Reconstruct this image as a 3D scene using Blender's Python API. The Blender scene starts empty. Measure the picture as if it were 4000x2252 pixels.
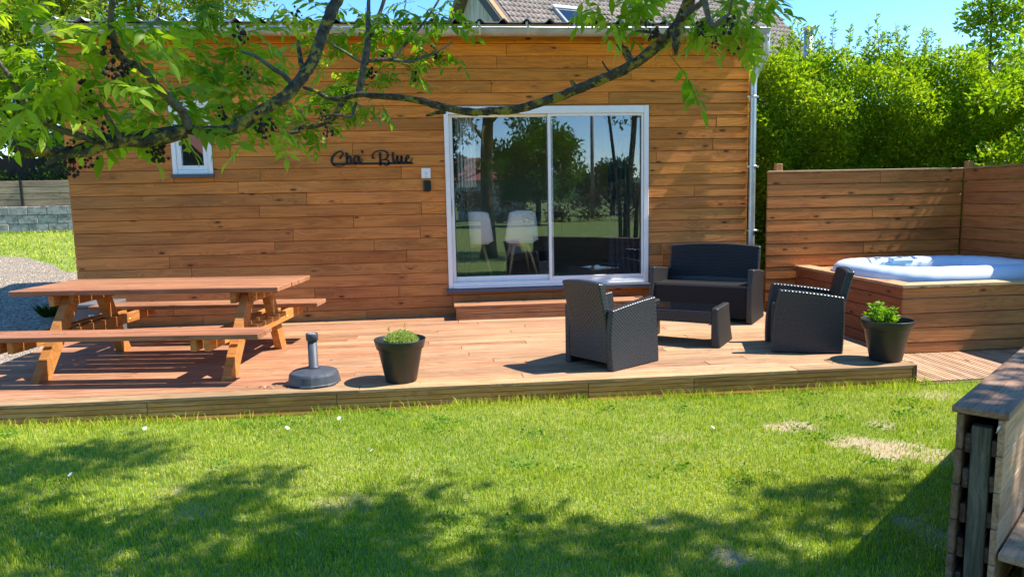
import bpy, math, random
import numpy as np
from mathutils import Matrix, Vector
rnd = random.Random(7)
rng = np.random.default_rng(11)
R_ = math.radians
S = bpy.context.scene
COL = S.collection

# ------------------------------------------------------------------ camera
CAM = np.array([-.0753, -8.5011, 1.3682])
FPX = 2826.43
def _rot(p, y, r):
    cy, sy, cp, sp, cr, sr = math.cos(y), math.sin(y), math.cos(p), math.sin(p), math.cos(r), math.sin(r)
    return (np.array([[cy, -sy, 0], [sy, cy, 0], [0, 0, 1]]) @ np.array([[1, 0, 0], [0, cp, -sp], [0, sp, cp]])
            @ np.array([[cr, 0, sr], [0, 1, 0], [-sr, 0, cr]]))
RC = _rot(-.1245, -.0965, .0201)
cd = bpy.data.cameras.new('camera'); cam = bpy.data.objects.new('camera', cd); COL.objects.link(cam)
cd.sensor_width = 36; cd.lens = FPX / 4000 * 36; cd.clip_start = .05; cd.clip_end = 2000
m = np.eye(4); m[:3, 0] = RC[:, 0]; m[:3, 1] = RC[:, 2]; m[:3, 2] = -RC[:, 1]; m[:3, 3] = CAM
cam.matrix_world = Matrix(m.tolist()); S.camera = cam
def _ray(u, v): return RC @ np.array([(u - 2000) / FPX, 1, -(v - 1126) / FPX])
def atY(u, v, Y): d = _ray(u, v); return CAM + d * (Y - CAM[1]) / d[1]
def atZ(u, v, Z): d = _ray(u, v); return CAM + d * (Z - CAM[2]) / d[2]

# ------------------------------------------------------------------ light
SUN_EL, SUN_AZ = R_(53.8), R_(-3.5)          # azimuth from +X towards +Y
W = bpy.data.worlds.new('World'); S.world = W; W.use_nodes = True
nt = W.node_tree; nt.nodes.clear()
sky = nt.nodes.new('ShaderNodeTexSky'); sky.sky_type = 'NISHITA'; sky.sun_disc = False
sky.sun_elevation = SUN_EL; sky.sun_rotation = R_(90) - SUN_AZ; sky.altitude = 900
sky.air_density = 1.0; sky.dust_density = .05; sky.ozone_density = 2.0
bg = nt.nodes.new('ShaderNodeBackground'); bg.inputs[1].default_value = .135
wo = nt.nodes.new('ShaderNodeOutputWorld')
hs = nt.nodes.new('ShaderNodeHueSaturation'); hs.inputs['Saturation'].default_value = 1.3; hs.inputs['Value'].default_value = 1.0
nt.links.new(sky.outputs[0], hs.inputs['Color']); nt.links.new(hs.outputs[0], bg.inputs[0]); nt.links.new(bg.outputs[0], wo.inputs[0])
SUND = np.array([math.cos(SUN_EL) * math.cos(SUN_AZ), math.cos(SUN_EL) * math.sin(SUN_AZ), math.sin(SUN_EL)])
ld = bpy.data.lights.new('sun', 'SUN'); ld.energy = 4.3; ld.angle = R_(.53); ld.color = (1, .94, .84)
sun = bpy.data.objects.new('sun', ld); COL.objects.link(sun)
sun.rotation_euler = Vector(SUND).to_track_quat('Z', 'Y').to_euler()
S.view_settings.view_transform = 'Standard'; S.view_settings.look = 'None'
S.view_settings.exposure = 1.38; S.view_settings.gamma = 1; S.view_settings.use_curve_mapping = False
S.render.engine = 'CYCLES'
cy = S.cycles; cy.use_denoising = True; cy.max_bounces = 8; cy.diffuse_bounces = 4; cy.glossy_bounces = 4
cy.transmission_bounces = 6; cy.transparent_max_bounces = 12; cy.caustics_reflective = False; cy.caustics_refractive = False
cy.sample_clamp_indirect = 6

# ------------------------------------------------------------------ mesh helpers
class MB:
    def __init__(s): s.v = []; s.f = []; s.sm = []
    def add(s, v, f, smooth=False):
        n = len(s.v); s.v += [tuple(map(float, p)) for p in v]
        s.f += [tuple(i + n for i in q) for q in f]; s.sm += [smooth] * len(f); return s
    def box(s, x0, x1, y0, y1, z0, z1, M=None):
        v = [(x, y, z) for x in (x0, x1) for y in (y0, y1) for z in (z0, z1)]
        if M is not None: v = [tuple(M @ Vector(p)) for p in v]
        return s.add(v, [(0, 1, 3, 2), (4, 6, 7, 5), (0, 4, 5, 1), (2, 3, 7, 6), (0, 2, 6, 4), (1, 5, 7, 3)])
    def cbox(s, x0, x1, y0, y1, z0, z1, c=.004, M=None):       # box, all edges chamfered
        cx, cy_, cz = (x0 + x1) / 2, (y0 + y1) / 2, (z0 + z1) / 2
        hx, hy, hz = (x1 - x0) / 2, (y1 - y0) / 2, (z1 - z0) / 2
        c = min(c, hx * .45, hy * .45, hz * .45)
        v = []; 
        for sx in (-1, 1):
            for sy in (-1, 1):
                for sz in (-1, 1):
                    v += [(cx + sx * hx, cy_ + sy * (hy - c), cz + sz * (hz - c)), (cx + sx * (hx - c), cy_ + sy * hy, cz + sz * (hz - c)), (cx + sx * (hx - c), cy_ + sy * (hy - c), cz + sz * hz)]
        I = lambda a, b, d, k: ((a * 4) + (b * 2) + d) * 3 + k
        f = []
        for k, o in ((0, 0), (1, 1), (2, 2)):
            for e in (0, 1):
                q = []
                for (p, r) in ((0, 0), (1, 0), (1, 1), (0, 1)):
                    t = [e, p, r] if k == 0 else [p, e, r] if k == 1 else [p, r, e]
                    q.append(I(*t, k))
                f.append(tuple(q) if (e == 1) ^ (k == 1) else tuple(q[::-1]))
        for p in (0, 1):
            for r in (0, 1):
                f.append((I(0, p, r, 1), I(1, p, r, 1), I(1, p, r, 2), I(0, p, r, 2)))
                f.append((I(p, 0, r, 0), I(p, 1, r, 0), I(p, 1, r, 2), I(p, 0, r, 2)))
                f.append((I(p, r, 0, 0), I(p, r, 1, 0), I(p, r, 1, 1), I(p, r, 0, 1)))
        for a in (0, 1):
            for b in (0, 1):
                for d in (0, 1): f.append((I(a, b, d, 0), I(a, b, d, 1), I(a, b, d, 2)))
        if M is not None: v = [tuple(M @ Vector(p)) for p in v]
        return s.add(v, f)
    def tube(s, pts, rad, n=8, cap=True, rough=0., smooth=True):
        pts = [np.array(p, float) for p in pts]; K = len(pts)
        if not hasattr(rad, '__len__'): rad = [rad] * K
        up = None; v = []
        for i, p in enumerate(pts):
            t = pts[min(i + 1, K - 1)] - pts[max(i - 1, 0)]; t = t / (np.linalg.norm(t) + 1e-9)
            if up is None:
                up = np.cross(t, [0.3, .2, 1.]); 
                if np.linalg.norm(up) < 1e-3: up = np.cross(t, [1., 0, 0])
            up = up - t * (up @ t); up = up / np.linalg.norm(up); b = np.cross(t, up)
            for k in range(n):
                a = 2 * math.pi * k / n; rr = rad[i] * (1 + (rnd.uniform(-rough, rough) if rough else 0))
                v.append(p + rr * (math.cos(a) * up + math.sin(a) * b))
        f = [(i * n + k, i * n + (k + 1) % n, (i + 1) * n + (k + 1) % n, (i + 1) * n + k) for i in range(K - 1) for k in range(n)]
        if cap: f += [tuple(range(n))[::-1], tuple(range((K - 1) * n, K * n))]
        return s.add(v, f, smooth)
    def lathe(s, prof, n=40, c=(0, 0, 0), sx=1, sy=1):
        v = []; K = len(prof)
        for (r, z) in prof:
            for k in range(n):
                a = 2 * math.pi * k / n; v.append((c[0] + r * sx * math.cos(a), c[1] + r * sy * math.sin(a), c[2] + z))
        f = [(i * n + k, i * n + (k + 1) % n, (i + 1) * n + (k + 1) % n, (i + 1) * n + k) for i in range(K - 1) for k in range(n)]
        if prof[0][0] > 1e-4: f.append(tuple(range(n))[::-1])
        if prof[-1][0] > 1e-4: f.append(tuple(range((K - 1) * n, K * n)))
        return s.add(v, f, True)
    def prism(s, poly, a0, a1, axis='x'):                      # polygon extruded along an axis
        n = len(poly); mk = {'x': lambda a, p: (a, p[0], p[1]), 'y': lambda a, p: (p[0], a, p[1]), 'z': lambda a, p: (p[0], p[1], a)}[axis]
        v = [mk(a0, p) for p in poly] + [mk(a1, p) for p in poly]
        return s.add(v, [tuple(range(n))[::-1], tuple(range(n, 2 * n))] + [(k, (k + 1) % n, n + (k + 1) % n, n + k) for k in range(n)])
    def mesh(s, name):
        me = bpy.data.meshes.new(name); me.from_pydata(s.v, [], s.f)
        if any(s.sm): me.polygons.foreach_set('use_smooth', s.sm)
        me.update(); return me

def np_mesh(name, V, F, tint=None, smooth=False):
    V = np.asarray(V, np.float32); F = np.asarray(F, np.int32); k = F.shape[1]
    me = bpy.data.meshes.new(name); me.vertices.add(len(V)); me.vertices.foreach_set('co', V.ravel())
    me.loops.add(F.size); me.loops.foreach_set('vertex_index', F.ravel())
    me.polygons.add(len(F)); me.polygons.foreach_set('loop_start', np.arange(0, F.size, k, dtype=np.int32))
    try: me.polygons.foreach_set('loop_total', np.full(len(F), k, np.int32))
    except Exception: pass
    if smooth: me.polygons.foreach_set('use_smooth', np.ones(len(F), bool))
    if tint is not None:
        at = me.attributes.new('tint', 'FLOAT', 'FACE'); at.data.foreach_set('value', np.asarray(tint, np.float32))
    me.update(calc_edges=True); me.validate(); return me

def wmat(o):
    M = o.matrix_basis.copy()
    while o.parent: o = o.parent; M = o.matrix_basis @ M
    return M
def obj(name, me, mat=None, parent=None, M=None, color=None):
    """links one mesh object; M is its world matrix (vertices are in that frame)"""
    if isinstance(me, MB): me = me.mesh(name)
    o = bpy.data.objects.new(name, me); COL.objects.link(o)
    M = M if M is not None else Matrix()
    if parent is not None: o.parent = parent; M = wmat(parent).inverted() @ M
    o.matrix_basis = M
    if mat is not None and not me.materials: me.materials.append(mat)
    if color is not None: o.color = (*color, 1)
    return o
def part(name, me, mat, parent, M=None, color=None):           # geometry given in the parent's local frame
    return obj(name, me, mat, parent, wmat(parent) @ (M or Matrix()), color)
def tag(o, label=None, cat=None, group=None, kind=None):
    for k, v in (('label', label), ('category', cat), ('group', group), ('kind', kind)):
        if v: o[k] = v
    return o
def thing(name, label, cat, loc=(0, 0, 0), rz=0, group=None):
    o = bpy.data.objects.new(name, None); COL.objects.link(o); o.empty_display_size = .1
    o.matrix_basis = Matrix.Translation(Vector([float(a) for a in loc])) @ Matrix.Rotation(rz, 4, 'Z')
    return tag(o, label, cat, group)
def copy_tree(o, parent=None):
    c = o.copy(); COL.objects.link(c); c.parent = parent
    if parent is not None: c.matrix_basis = o.matrix_basis
    for ch in list(o.children): copy_tree(ch, c)
    return c
def frame(o, ux, uy):                                          # matrix from origin and two axes
    ux = Vector(ux).normalized(); uy = Vector(uy); uy = (uy - ux * uy.dot(ux)).normalized(); uz = ux.cross(uy)
    M = Matrix.Identity(4)
    for i in range(3): M[i][0], M[i][1], M[i][2], M[i][3] = ux[i], uy[i], uz[i], float(o[i])
    return M
def jit(c, s=.12, h=.03):
    k = 1 + rnd.uniform(-s, s); return (c[0] * k * (1 + rnd.uniform(-h, h)), c[1] * k, c[2] * k * (1 + rnd.uniform(-h, h)))
def plank(parent, o, ux, uy, L, Wd, T, mat, col, name='plank', ch=.004, world=True):
    """board with centre o, length L along ux, width Wd along uy, thickness T along ux x uy"""
    me = MB().cbox(-L / 2, L / 2, -Wd / 2, Wd / 2, -T / 2, T / 2, ch).mesh(name)
    M = frame(o, ux, uy)
    if not world: M = wmat(parent) @ M
    return obj(name, me, mat, parent, M, col)

# ------------------------------------------------------------------ materials
def mk(name):
    m = bpy.data.materials.new(name); m.use_nodes = True; t = m.node_tree
    return m, t, t.nodes['Principled BSDF']
def N(t, k, **kw):
    n = t.nodes.new(k)
    for a, b in kw.items():
        if a.startswith('i_'):
            key = a[2:]; key = int(key) if key.isdigit() else key
            n.inputs[key].default_value = b
        else: setattr(n, a, b)
    return n
def ramp(t, stops, interp='LINEAR'):
    r = t.nodes.new('ShaderNodeValToRGB'); e = r.color_ramp.elements; r.color_ramp.interpolation = interp
    while len(e) < len(stops): e.new(.5)
    for q, (p, c) in zip(e, stops): q.position = p; q.color = (*c, 1) if len(c) == 3 else c
    return r
def mul(t, a, b, fac=1.0, mode='MULTIPLY'):
    n = t.nodes.new('ShaderNodeMix'); n.data_type = 'RGBA'; n.blend_type = mode
    if hasattr(fac, 'is_linked') or hasattr(fac, 'links'): t.links.new(fac, n.inputs[0])
    else: n.inputs[0].default_value = fac
    for i, x in ((6, a), (7, b)):
        if isinstance(x, (tuple, list)): n.inputs[i].default_value = (*x, 1) if len(x) == 3 else x
        else: t.links.new(x, n.inputs[i])
    return n.outputs[2]
def plain(name, col, rough=.5, noise=0., nscale=8, metal=0., spec=.5, bump=0., bscale=60, coat=0):
    m, t, b = mk(name); b.inputs['Roughness'].default_value = rough; b.inputs['Metallic'].default_value = metal
    b.inputs['Specular IOR Level'].default_value = spec; b.inputs['Base Color'].default_value = (*col, 1)
    tc = N(t, 'ShaderNodeTexCoord')
    if noise:
        n = N(t, 'ShaderNodeTexNoise', i_Scale=nscale, i_Detail=6.); t.links.new(tc.outputs['Object'], n.inputs['Vector'])
        r = ramp(t, [(.3, tuple(c * (1 - noise) for c in col)), (.7, tuple(min(1, c * (1 + noise)) for c in col))])
        t.links.new(n.outputs[0], r.inputs[0]); t.links.new(r.outputs[0], b.inputs['Base Color'])
        rr = N(t, 'ShaderNodeMapRange', i_3=rough * .8, i_4=min(1, rough * 1.25)); t.links.new(n.outputs[0], rr.inputs[0]); t.links.new(rr.outputs[0], b.inputs['Roughness'])
    if bump:
        n2 = N(t, 'ShaderNodeTexNoise', i_Scale=bscale, i_Detail=4.); t.links.new(tc.outputs['Object'], n2.inputs['Vector'])
        bp = N(t, 'ShaderNodeBump', i_Strength=bump, i_Distance=.01); t.links.new(n2.outputs[0], bp.inputs['Height']); t.links.new(bp.outputs[0], b.inputs['Normal'])
    return m
def wood(name, knots=1., rough=.62, streak=.5, wear=(.55, .42, .3), wear_amt=.25, groove=0., gs=1.0):
    """boards: colour from the object's colour, grain along local X, knots, wear"""
    m, t, b = mk(name); L = t.links.new
    tc = N(t, 'ShaderNodeTexCoord'); oi = N(t, 'ShaderNodeObjectInfo')
    off = N(t, 'ShaderNodeVectorMath', operation='MULTIPLY', i_1=(97., 53., 31.)); L(oi.outputs['Random'], off.inputs[0])
    ad = N(t, 'ShaderNodeVectorMath', operation='ADD'); L(tc.outputs['Object'], ad.inputs[0]); L(off.outputs[0], ad.inputs[1])
    def mapped(sc):
        q = N(t, 'ShaderNodeMapping'); q.inputs['Scale'].default_value = sc; L(ad.outputs[0], q.inputs[0]); return q.outputs[0]
    # knots
    kv = N(t, 'ShaderNodeTexVoronoi', feature='F1', i_Scale=1.); kv.inputs['Randomness'].default_value = 1; L(mapped((3.6 * gs, 9.5 * gs, 9.5 * gs)), kv.inputs['Vector'])
    kr = ramp(t, [(0, (1, 1, 1)), (.09, (.85, .85, .85)), (.16, (.15, .15, .15)), (.24, (0, 0, 0))]); L(kv.outputs['Distance'], kr.inputs[0])
    kpick = N(t, 'ShaderNodeMath', operation='GREATER_THAN', i_1=.5); sx = N(t, 'ShaderNodeSeparateColor'); L(kv.outputs['Color'], sx.inputs[0]); L(sx.outputs[0], kpick.inputs[0])
    kf = N(t, 'ShaderNodeMath', operation='MULTIPLY'); L(kr.outputs[0], kf.inputs[0]); L(kpick.outputs[0], kf.inputs[1])
    kk = N(t, 'ShaderNodeMath', operation='MULTIPLY', i_1=knots); L(kf.outputs[0], kk.inputs[0])
    # cathedral grain, bent round the knots
    kw = ramp(t, [(0, (1, 1, 1)), (.5, (0, 0, 0))]); L(kv.outputs['Distance'], kw.inputs[0])
    warp = N(t, 'ShaderNodeVectorMath', operation='SCALE'); warp.inputs['Scale'].default_value = .35; L(kw.outputs[0], warp.inputs[0])
    g0 = N(t, 'ShaderNodeVectorMath', operation='ADD'); L(mapped((.55 * gs, 7. * gs, 7. * gs)), g0.inputs[0]); L(warp.outputs[0], g0.inputs[1])
    wv = N(t, 'ShaderNodeTexNoise', i_Scale=1., i_Detail=2., i_Distortion=.6); L(g0.outputs[0], wv.inputs['Vector'])
    mw = N(t, 'ShaderNodeMath', operation='MULTIPLY', i_1=9.); L(wv.outputs[0], mw.inputs[0])
    fr = N(t, 'ShaderNodeMath', operation='PINGPONG', i_1=.5); L(mw.outputs[0], fr.inputs[0])
    rr = ramp(t, [(0, (.72, .66, .6)), (.35, (1, 1, 1)), (1, (1.0, .99, .97))]); L(fr.outputs[0], rr.inputs[0])
    fine = N(t, 'ShaderNodeTexNoise', i_Scale=1., i_Detail=7., i_Roughness=.65); L(mapped((1.6 * gs, 75. * gs, 75. * gs)), fine.inputs['Vector'])
    fr2 = ramp(t, [(.28, (.55, .52, .5)), (.5, (1, 1, 1)), (.75, (1.18, 1.16, 1.12))]); L(fine.outputs[0], fr2.inputs[0])
    col = mul(t, oi.outputs['Color'], rr.outputs[0], .8)
    col = mul(t, col, fr2.outputs[0], streak)
    big = N(t, 'ShaderNodeTexNoise', i_Scale=1., i_Detail=5., i_Roughness=.6); L(mapped((.9, 4., 4.)), big.inputs['Vector'])
    br = ramp(t, [(.3, (.62, .6, .6)), (.5, (1, 1, 1)), (.72, (1.14, 1.1, 1.02))]); L(big.outputs[0], br.inputs[0])
    col = mul(t, col, br.outputs[0], .85)
    wr = ramp(t, [(.5, (0, 0, 0)), (.75, (1, 1, 1))]); wn = N(t, 'ShaderNodeTexNoise', i_Scale=1., i_Detail=8., i_Roughness=.7); L(mapped((3., 22., 22.)), wn.inputs['Vector']); L(wn.outputs[0], wr.inputs[0])
    wm = N(t, 'ShaderNodeMath', operation='MULTIPLY', i_1=wear_amt); L(wr.outputs[0], wm.inputs[0])
    col = mul(t, col, wear, wm.outputs[0], 'MIX')
    col = mul(t, col, (.06, .025, .012), kk.outputs[0], 'MIX')
    if groove:
        gz = N(t, 'ShaderNodeSeparateXYZ'); L(tc.outputs['Object'], gz.inputs[0]); q0_ = N(t, 'ShaderNodeMath', operation='MULTIPLY', i_1=math.pi / groove); L(gz.outputs[1], q0_.inputs[0])
        s0_ = N(t, 'ShaderNodeMath', operation='SINE'); L(q0_.outputs[0], s0_.inputs[0]); a0_ = N(t, 'ShaderNodeMath', operation='ABSOLUTE'); L(s0_.outputs[0], a0_.inputs[0])
        gr = ramp(t, [(0, (.32, .27, .24)), (.5, (1, 1, 1))]); L(a0_.outputs[0], gr.inputs[0]); col = mul(t, col, gr.outputs[0], .9)
    L(col, b.inputs['Base Color']); b.inputs['Roughness'].default_value = rough; b.inputs['Specular IOR Level'].default_value = .22
    ro = N(t, 'ShaderNodeMapRange', i_3=rough - .12, i_4=rough + .15); L(big.outputs[0], ro.inputs[0]); L(ro.outputs[0], b.inputs['Roughness'])
    h = N(t, 'ShaderNodeMath', operation='MULTIPLY_ADD', i_1=.5); L(fine.outputs[0], h.inputs[0]); L(rr.outputs[0], h.inputs[2])
    hh = h.outputs[0]
    if groove:
        gy = N(t, 'ShaderNodeSeparateXYZ'); L(tc.outputs['Object'], gy.inputs[0])
        q = N(t, 'ShaderNodeMath', operation='MULTIPLY', i_1=2 * math.pi / groove); L(gy.outputs[1], q.inputs[0])
        sn = N(t, 'ShaderNodeMath', operation='SINE'); L(q.outputs[0], sn.inputs[0])
        h2 = N(t, 'ShaderNodeMath', operation='MULTIPLY_ADD', i_1=1.6); L(sn.outputs[0], h2.inputs[0]); L(hh, h2.inputs[2]); hh = h2.outputs[0]
    bp = N(t, 'ShaderNodeBump', i_Strength=.5, i_Distance=.003); L(hh, bp.inputs['Height']); L(bp.outputs[0], b.inputs['Normal'])
    return m
def leafmat(name, c0, c1, trans=.45, rough=.45, tcol=None, attr=True):
    m, t, b = mk(name); L = t.links.new
    if attr: a = N(t, 'ShaderNodeAttribute', attribute_name='tint').outputs['Fac']
    else: a = N(t, 'ShaderNodeObjectInfo').outputs['Random']
    tc = N(t, 'ShaderNodeTexCoord'); n = N(t, 'ShaderNodeTexNoise', i_Scale=18., i_Detail=3.); L(tc.outputs['Object'], n.inputs['Vector'])
    ma = N(t, 'ShaderNodeMath', operation='MULTIPLY_ADD', i_1=.35, i_2=-.17); L(n.outputs[0], ma.inputs[0])
    sm = N(t, 'ShaderNodeMath', operation='ADD'); L(a, sm.inputs[0]); L(ma.outputs[0], sm.inputs[1])
    r = ramp(t, [(0, c0), (1, c1)]); L(sm.outputs[0], r.inputs[0])
    L(r.outputs[0], b.inputs['Base Color']); b.inputs['Roughness'].default_value = rough; b.inputs['Specular IOR Level'].default_value = .16
    tr = N(t, 'ShaderNodeBsdfTranslucent'); tcv = mul(t, r.outputs[0], tcol or (1.5, 1.45, .5)); L(tcv, tr.inputs[0])
    mx = N(t, 'ShaderNodeMixShader', i_0=trans); L(b.outputs[0], mx.inputs[1]); L(tr.outputs[0], mx.inputs[2])
    L(mx.outputs[0], t.nodes['Material Output'].inputs[0]); return m

M_CLAD = wood('cladding_wood', 1., .6, .45, (.3, .2, .12), .22)
M_DECK = wood('deck_wood', .3, .58, 1.0, (.62, .46, .32), .4, groove=.036)
M_TABLE = wood('table_wood', .5, .5, .75, (.5, .34, .2), .3)
M_FENCE = wood('fence_wood', 1., .58, .5, (.42, .25, .14), .22)
M_OLD = wood('weathered_wood', .8, .75, .9, (.42, .36, .31), .35, gs=1.3)
M_PVC = plain('white_frame_paint', (.8, .8, .78), .35, .03)
M_GREY = plain('grey_sill', (.07, .085, .11), .5, .1)
M_ZINC = plain('zinc', (.52, .56, .58), .42, .18, 5, metal=.75)
M_ZINC2 = plain('dull_zinc', (.42, .44, .44), .6, .25, 4, metal=.4)
M_BLACK = plain('black_paint', (.012, .012, .014), .55, .1, spec=.3)
M_RATTAN = plain('black_rattan', (.028, .0265, .025), .3, .1, 30, spec=.6)
M_NAVY = plain('dark_smooth_weave', (.007, .008, .011), .6, .1, 40, spec=.25, bump=.3, bscale=220)
M_POT = plain('pot_plastic', (.022, .025, .026), .42, .2, 14, spec=.45)
M_BASE = plain('grey_plastic', (.052, .06, .075), .5, .15, 12, spec=.4)
M_SOIL = plain('potting_soil', (.045, .032, .022), .95, .4, 30, bump=.8, bscale=70)
M_DARKIN = plain('dark_board', (.05, .035, .025), .8)
M_INT = plain('interior_wall', (.5, .5, .5), .8)
M_INTD = plain('interior_dark', (.06, .062, .065), .6)
M_SHELL = plain('white_shell', (.87, .88, .86), .35)
M_OAK = plain('pale_wood', (.5, .3, .12), .5, .15, 10)
M_CURT = plain('navy_curtain', (.012, .02, .05), .8)
M_LINEN = plain('white_cloth', (.6, .6, .58), .85)
M_BRASS = plain('screw_brass', (.5, .36, .13), .35, metal=.8)
M_SPA = plain('spa_vinyl', (.60, .70, .84), .35, .04, 3, spec=.4)
M_SPAIN = plain('spa_liner', (.38, .5, .64), .4, .05)
M_RENDER = None
def mat_glass():
    m, t, b = mk('window_glass'); L = t.links.new; t.nodes.remove(b)
    tr = N(t, 'ShaderNodeBsdfTransparent'); tr.inputs[0].default_value = (.93, .95, .95, 1)
    gl = N(t, 'ShaderNodeBsdfGlossy'); gl.inputs['Roughness'].default_value = .0; gl.inputs[0].default_value = (.80, .88, 1, 1)
    lw = N(t, 'ShaderNodeLayerWeight', i_Blend=.5); pw = N(t, 'ShaderNodeMath', operation='POWER', i_1=5.); L(lw.outputs['Facing'], pw.inputs[0])
    f2 = N(t, 'ShaderNodeMapRange', i_3=.12, i_4=1.); L(pw.outputs[0], f2.inputs[0])
    mx = N(t, 'ShaderNodeMixShader'); L(f2.outputs[0], mx.inputs[0]); L(tr.outputs[0], mx.inputs[1]); L(gl.outputs[0], mx.inputs[2])
    L(mx.outputs[0], t.nodes['Material Output'].inputs[0]); return m
M_GLASS = mat_glass()
M_BGLASS = plain('black_glass', (.006, .006, .007), .06, spec=.7)
def mat_water():
    m, t, b = mk('tub_water'); b.inputs['Base Color'].default_value = (.25, .42, .55, 1); b.inputs['Roughness'].default_value = .05
    n = N(t, 'ShaderNodeTexNoise', i_Scale=14., i_Detail=3.); bp = N(t, 'ShaderNodeBump', i_Strength=.25, i_Distance=.02)
    t.links.new(n.outputs[0], bp.inputs['Height']); t.links.new(bp.outputs[0], b.inputs['Normal']); return m
def mat_bark(name='bark', c0=(.012, .010, .007), c1=(.085, .068, .045), lich=(.33, .245, .02), amt=.85):
    m, t, b = mk(name); L = t.links.new; tc = N(t, 'ShaderNodeTexCoord')
    n = N(t, 'ShaderNodeTexNoise', i_Scale=38., i_Detail=8., i_Roughness=.7); L(tc.outputs['Object'], n.inputs['Vector'])
    r = ramp(t, [(.35, c0), (.62, c1)]); L(n.outputs[0], r.inputs[0])
    n2 = N(t, 'ShaderNodeTexNoise', i_Scale=24., i_Detail=8., i_Roughness=.7); L(tc.outputs['Object'], n2.inputs['Vector'])
    r2 = ramp(t, [(.50, (0, 0, 0)), (.57, (amt, amt, amt))]); L(n2.outputs[0], r2.inputs[0])
    col = mul(t, r.outputs[0], lich, r2.outputs[0], 'MIX')
    n3 = N(t, 'ShaderNodeTexVoronoi', i_Scale=45.); L(tc.outputs['Object'], n3.inputs['Vector'])
    r3 = ramp(t, [(.0, (.35, .35, .35)), (.13, (0, 0, 0))]); L(n3.outputs['Distance'], r3.inputs[0])
    col = mul(t, col, (.34, .36, .3), r3.outputs[0], 'MIX')
    L(col, b.inputs['Base Color']); b.inputs['Roughness'].default_value = .9
    bp = N(t, 'ShaderNodeBump', i_Strength=1., i_Distance=.012); L(n.outputs[0], bp.inputs['Height']); L(bp.outputs[0], b.inputs['Normal']); return m
M_BARK = mat_bark()
M_TWIG = mat_bark('twig_bark', (.04, .034, .027), (.16, .14, .12), (.2, .16, .05), .3)
M_SEED = plain('dry_seed', (.022, .013, .009), .9, .4, 60)
M_ASH = leafmat('ash_leaf', (.14, .265, .014), (.36, .47, .04), .6, .4, (1.3, 1.3, .4), attr=False)
M_ASHF = leafmat('ash_foliage', (.045, .13, .012), (.11, .22, .02), .4, .45)
M_HEDGE = leafmat('hedge_leaf', (.075, .215, .012), (.37, .48, .02), .45, .33)
M_YTREE = leafmat('yellow_green_leaf', (.07, .15, .012), (.3, .34, .03), .45, .4)
M_DTREE = leafmat('dark_leaf', (.015, .045, .008), (.05, .11, .012), .3, .45)
M_GRASS = leafmat('grass_blade', (.21, .365, .012), (.66, .64, .10), .4, .5, (1.15, 1.15, .6))
M_HERB = leafmat('herb_leaf', (.10, .24, .01), (.25, .42, .03), .4, .4)
M_THYME = leafmat('thyme_leaf', (.2, .32, .07), (.45, .52, .16), .35, .5)
print('materials done')
# ------------------------------------------------------------------ ground
def ground_h(x, y):
    z = -.165 + .1 * np.clip(y, 0, 9.7) + .02 * np.clip(y - 9.7, 0, 60)
    return z + .012 * np.sin(x * 1.7 + 1) * np.sin(y * 1.3) + .006 * np.sin(x * 5.1) * np.sin(y * 4.3 + 2)
def atG(u, v):
    d = _ray(u, v); lo, hi = .5, 90.
    for _ in range(60):
        mid = (lo + hi) / 2; p = CAM + d * mid
        if p[2] > ground_h(p[0], p[1]): lo = mid
        else: hi = mid
    return CAM + d * hi
BARE = []
for (u, v, ru, rv, k) in ((3090, 1652, 105, 24, 1.), (3440, 1648, 55, 26, .8), (3330, 1712, 110, 26, 1.), (3480, 1745, 150, 42, 1.), (3640, 1770, 120, 30, .8), (2850, 2165, 70, 40, .9),
                          (2560, 2030, 60, 22, .5), (1330, 1960, 120, 40, .45), (760, 1985, 110, 30, .4), (660, 1905, 70, 26, .4), (3600, 2060, 90, 60, .6), (3650, 1540, 120, 22, .6), (1280, 1600, 60, 14, .6), (2640, 1700, 90, 30, .3)):
    p = atZ(u, v, -.15); q = atZ(u + ru, v, -.15); r = atZ(u, v - rv, -.15)
    BARE.append((p[0], p[1], abs(q[0] - p[0]), abs(r[1] - p[1]), k))
def bare(x, y):
    s = np.zeros_like(x)
    n = .35 * np.sin(x * 13 + 2 * np.sin(y * 7)) * np.sin(y * 15 + 1.5 * np.sin(x * 9)) + .2 * np.sin(x * 31 + y * 17)
    for (cx, cy_, rx, ry, k) in BARE:
        d = ((x - cx) / rx) ** 2 + ((y - cy_) / ry) ** 2
        s = np.maximum(s, k * np.clip(1.35 - d + n * 1.2, 0, 1))
    return s
def axis(dense0, dense1, step, far0, far1):
    a = [dense0]; s = step
    while a[-1] > far0: s *= 1.35; a.append(max(a[-1] - s, far0))
    b = [dense1]; s = step
    while b[-1] < far1: s *= 1.35; b.append(min(b[-1] + s, far1))
    return np.array(sorted(a[1:]) + list(np.arange(dense0, dense1, step)) + b)
gx = axis(-4.4, 5.2, .06, -400, 400); gy = axis(-7., -2., .06, -400, 400)
GX, GY = np.meshgrid(gx, gy); GZ = ground_h(GX, GY)
nx, ny = len(gx), len(gy)
I = np.arange(nx * ny).reshape(ny, nx)
F = np.stack([I[:-1, :-1], I[:-1, 1:], I[1:, 1:], I[1:, :-1]], -1).reshape(-1, 4)
gme = np_mesh('lawn', np.stack([GX, GY, GZ], -1).reshape(-1, 3), F, smooth=True)
at = gme.attributes.new('bare', 'FLOAT', 'POINT'); at.data.foreach_set('value', bare(GX, GY).ravel().astype(np.float32))
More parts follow.
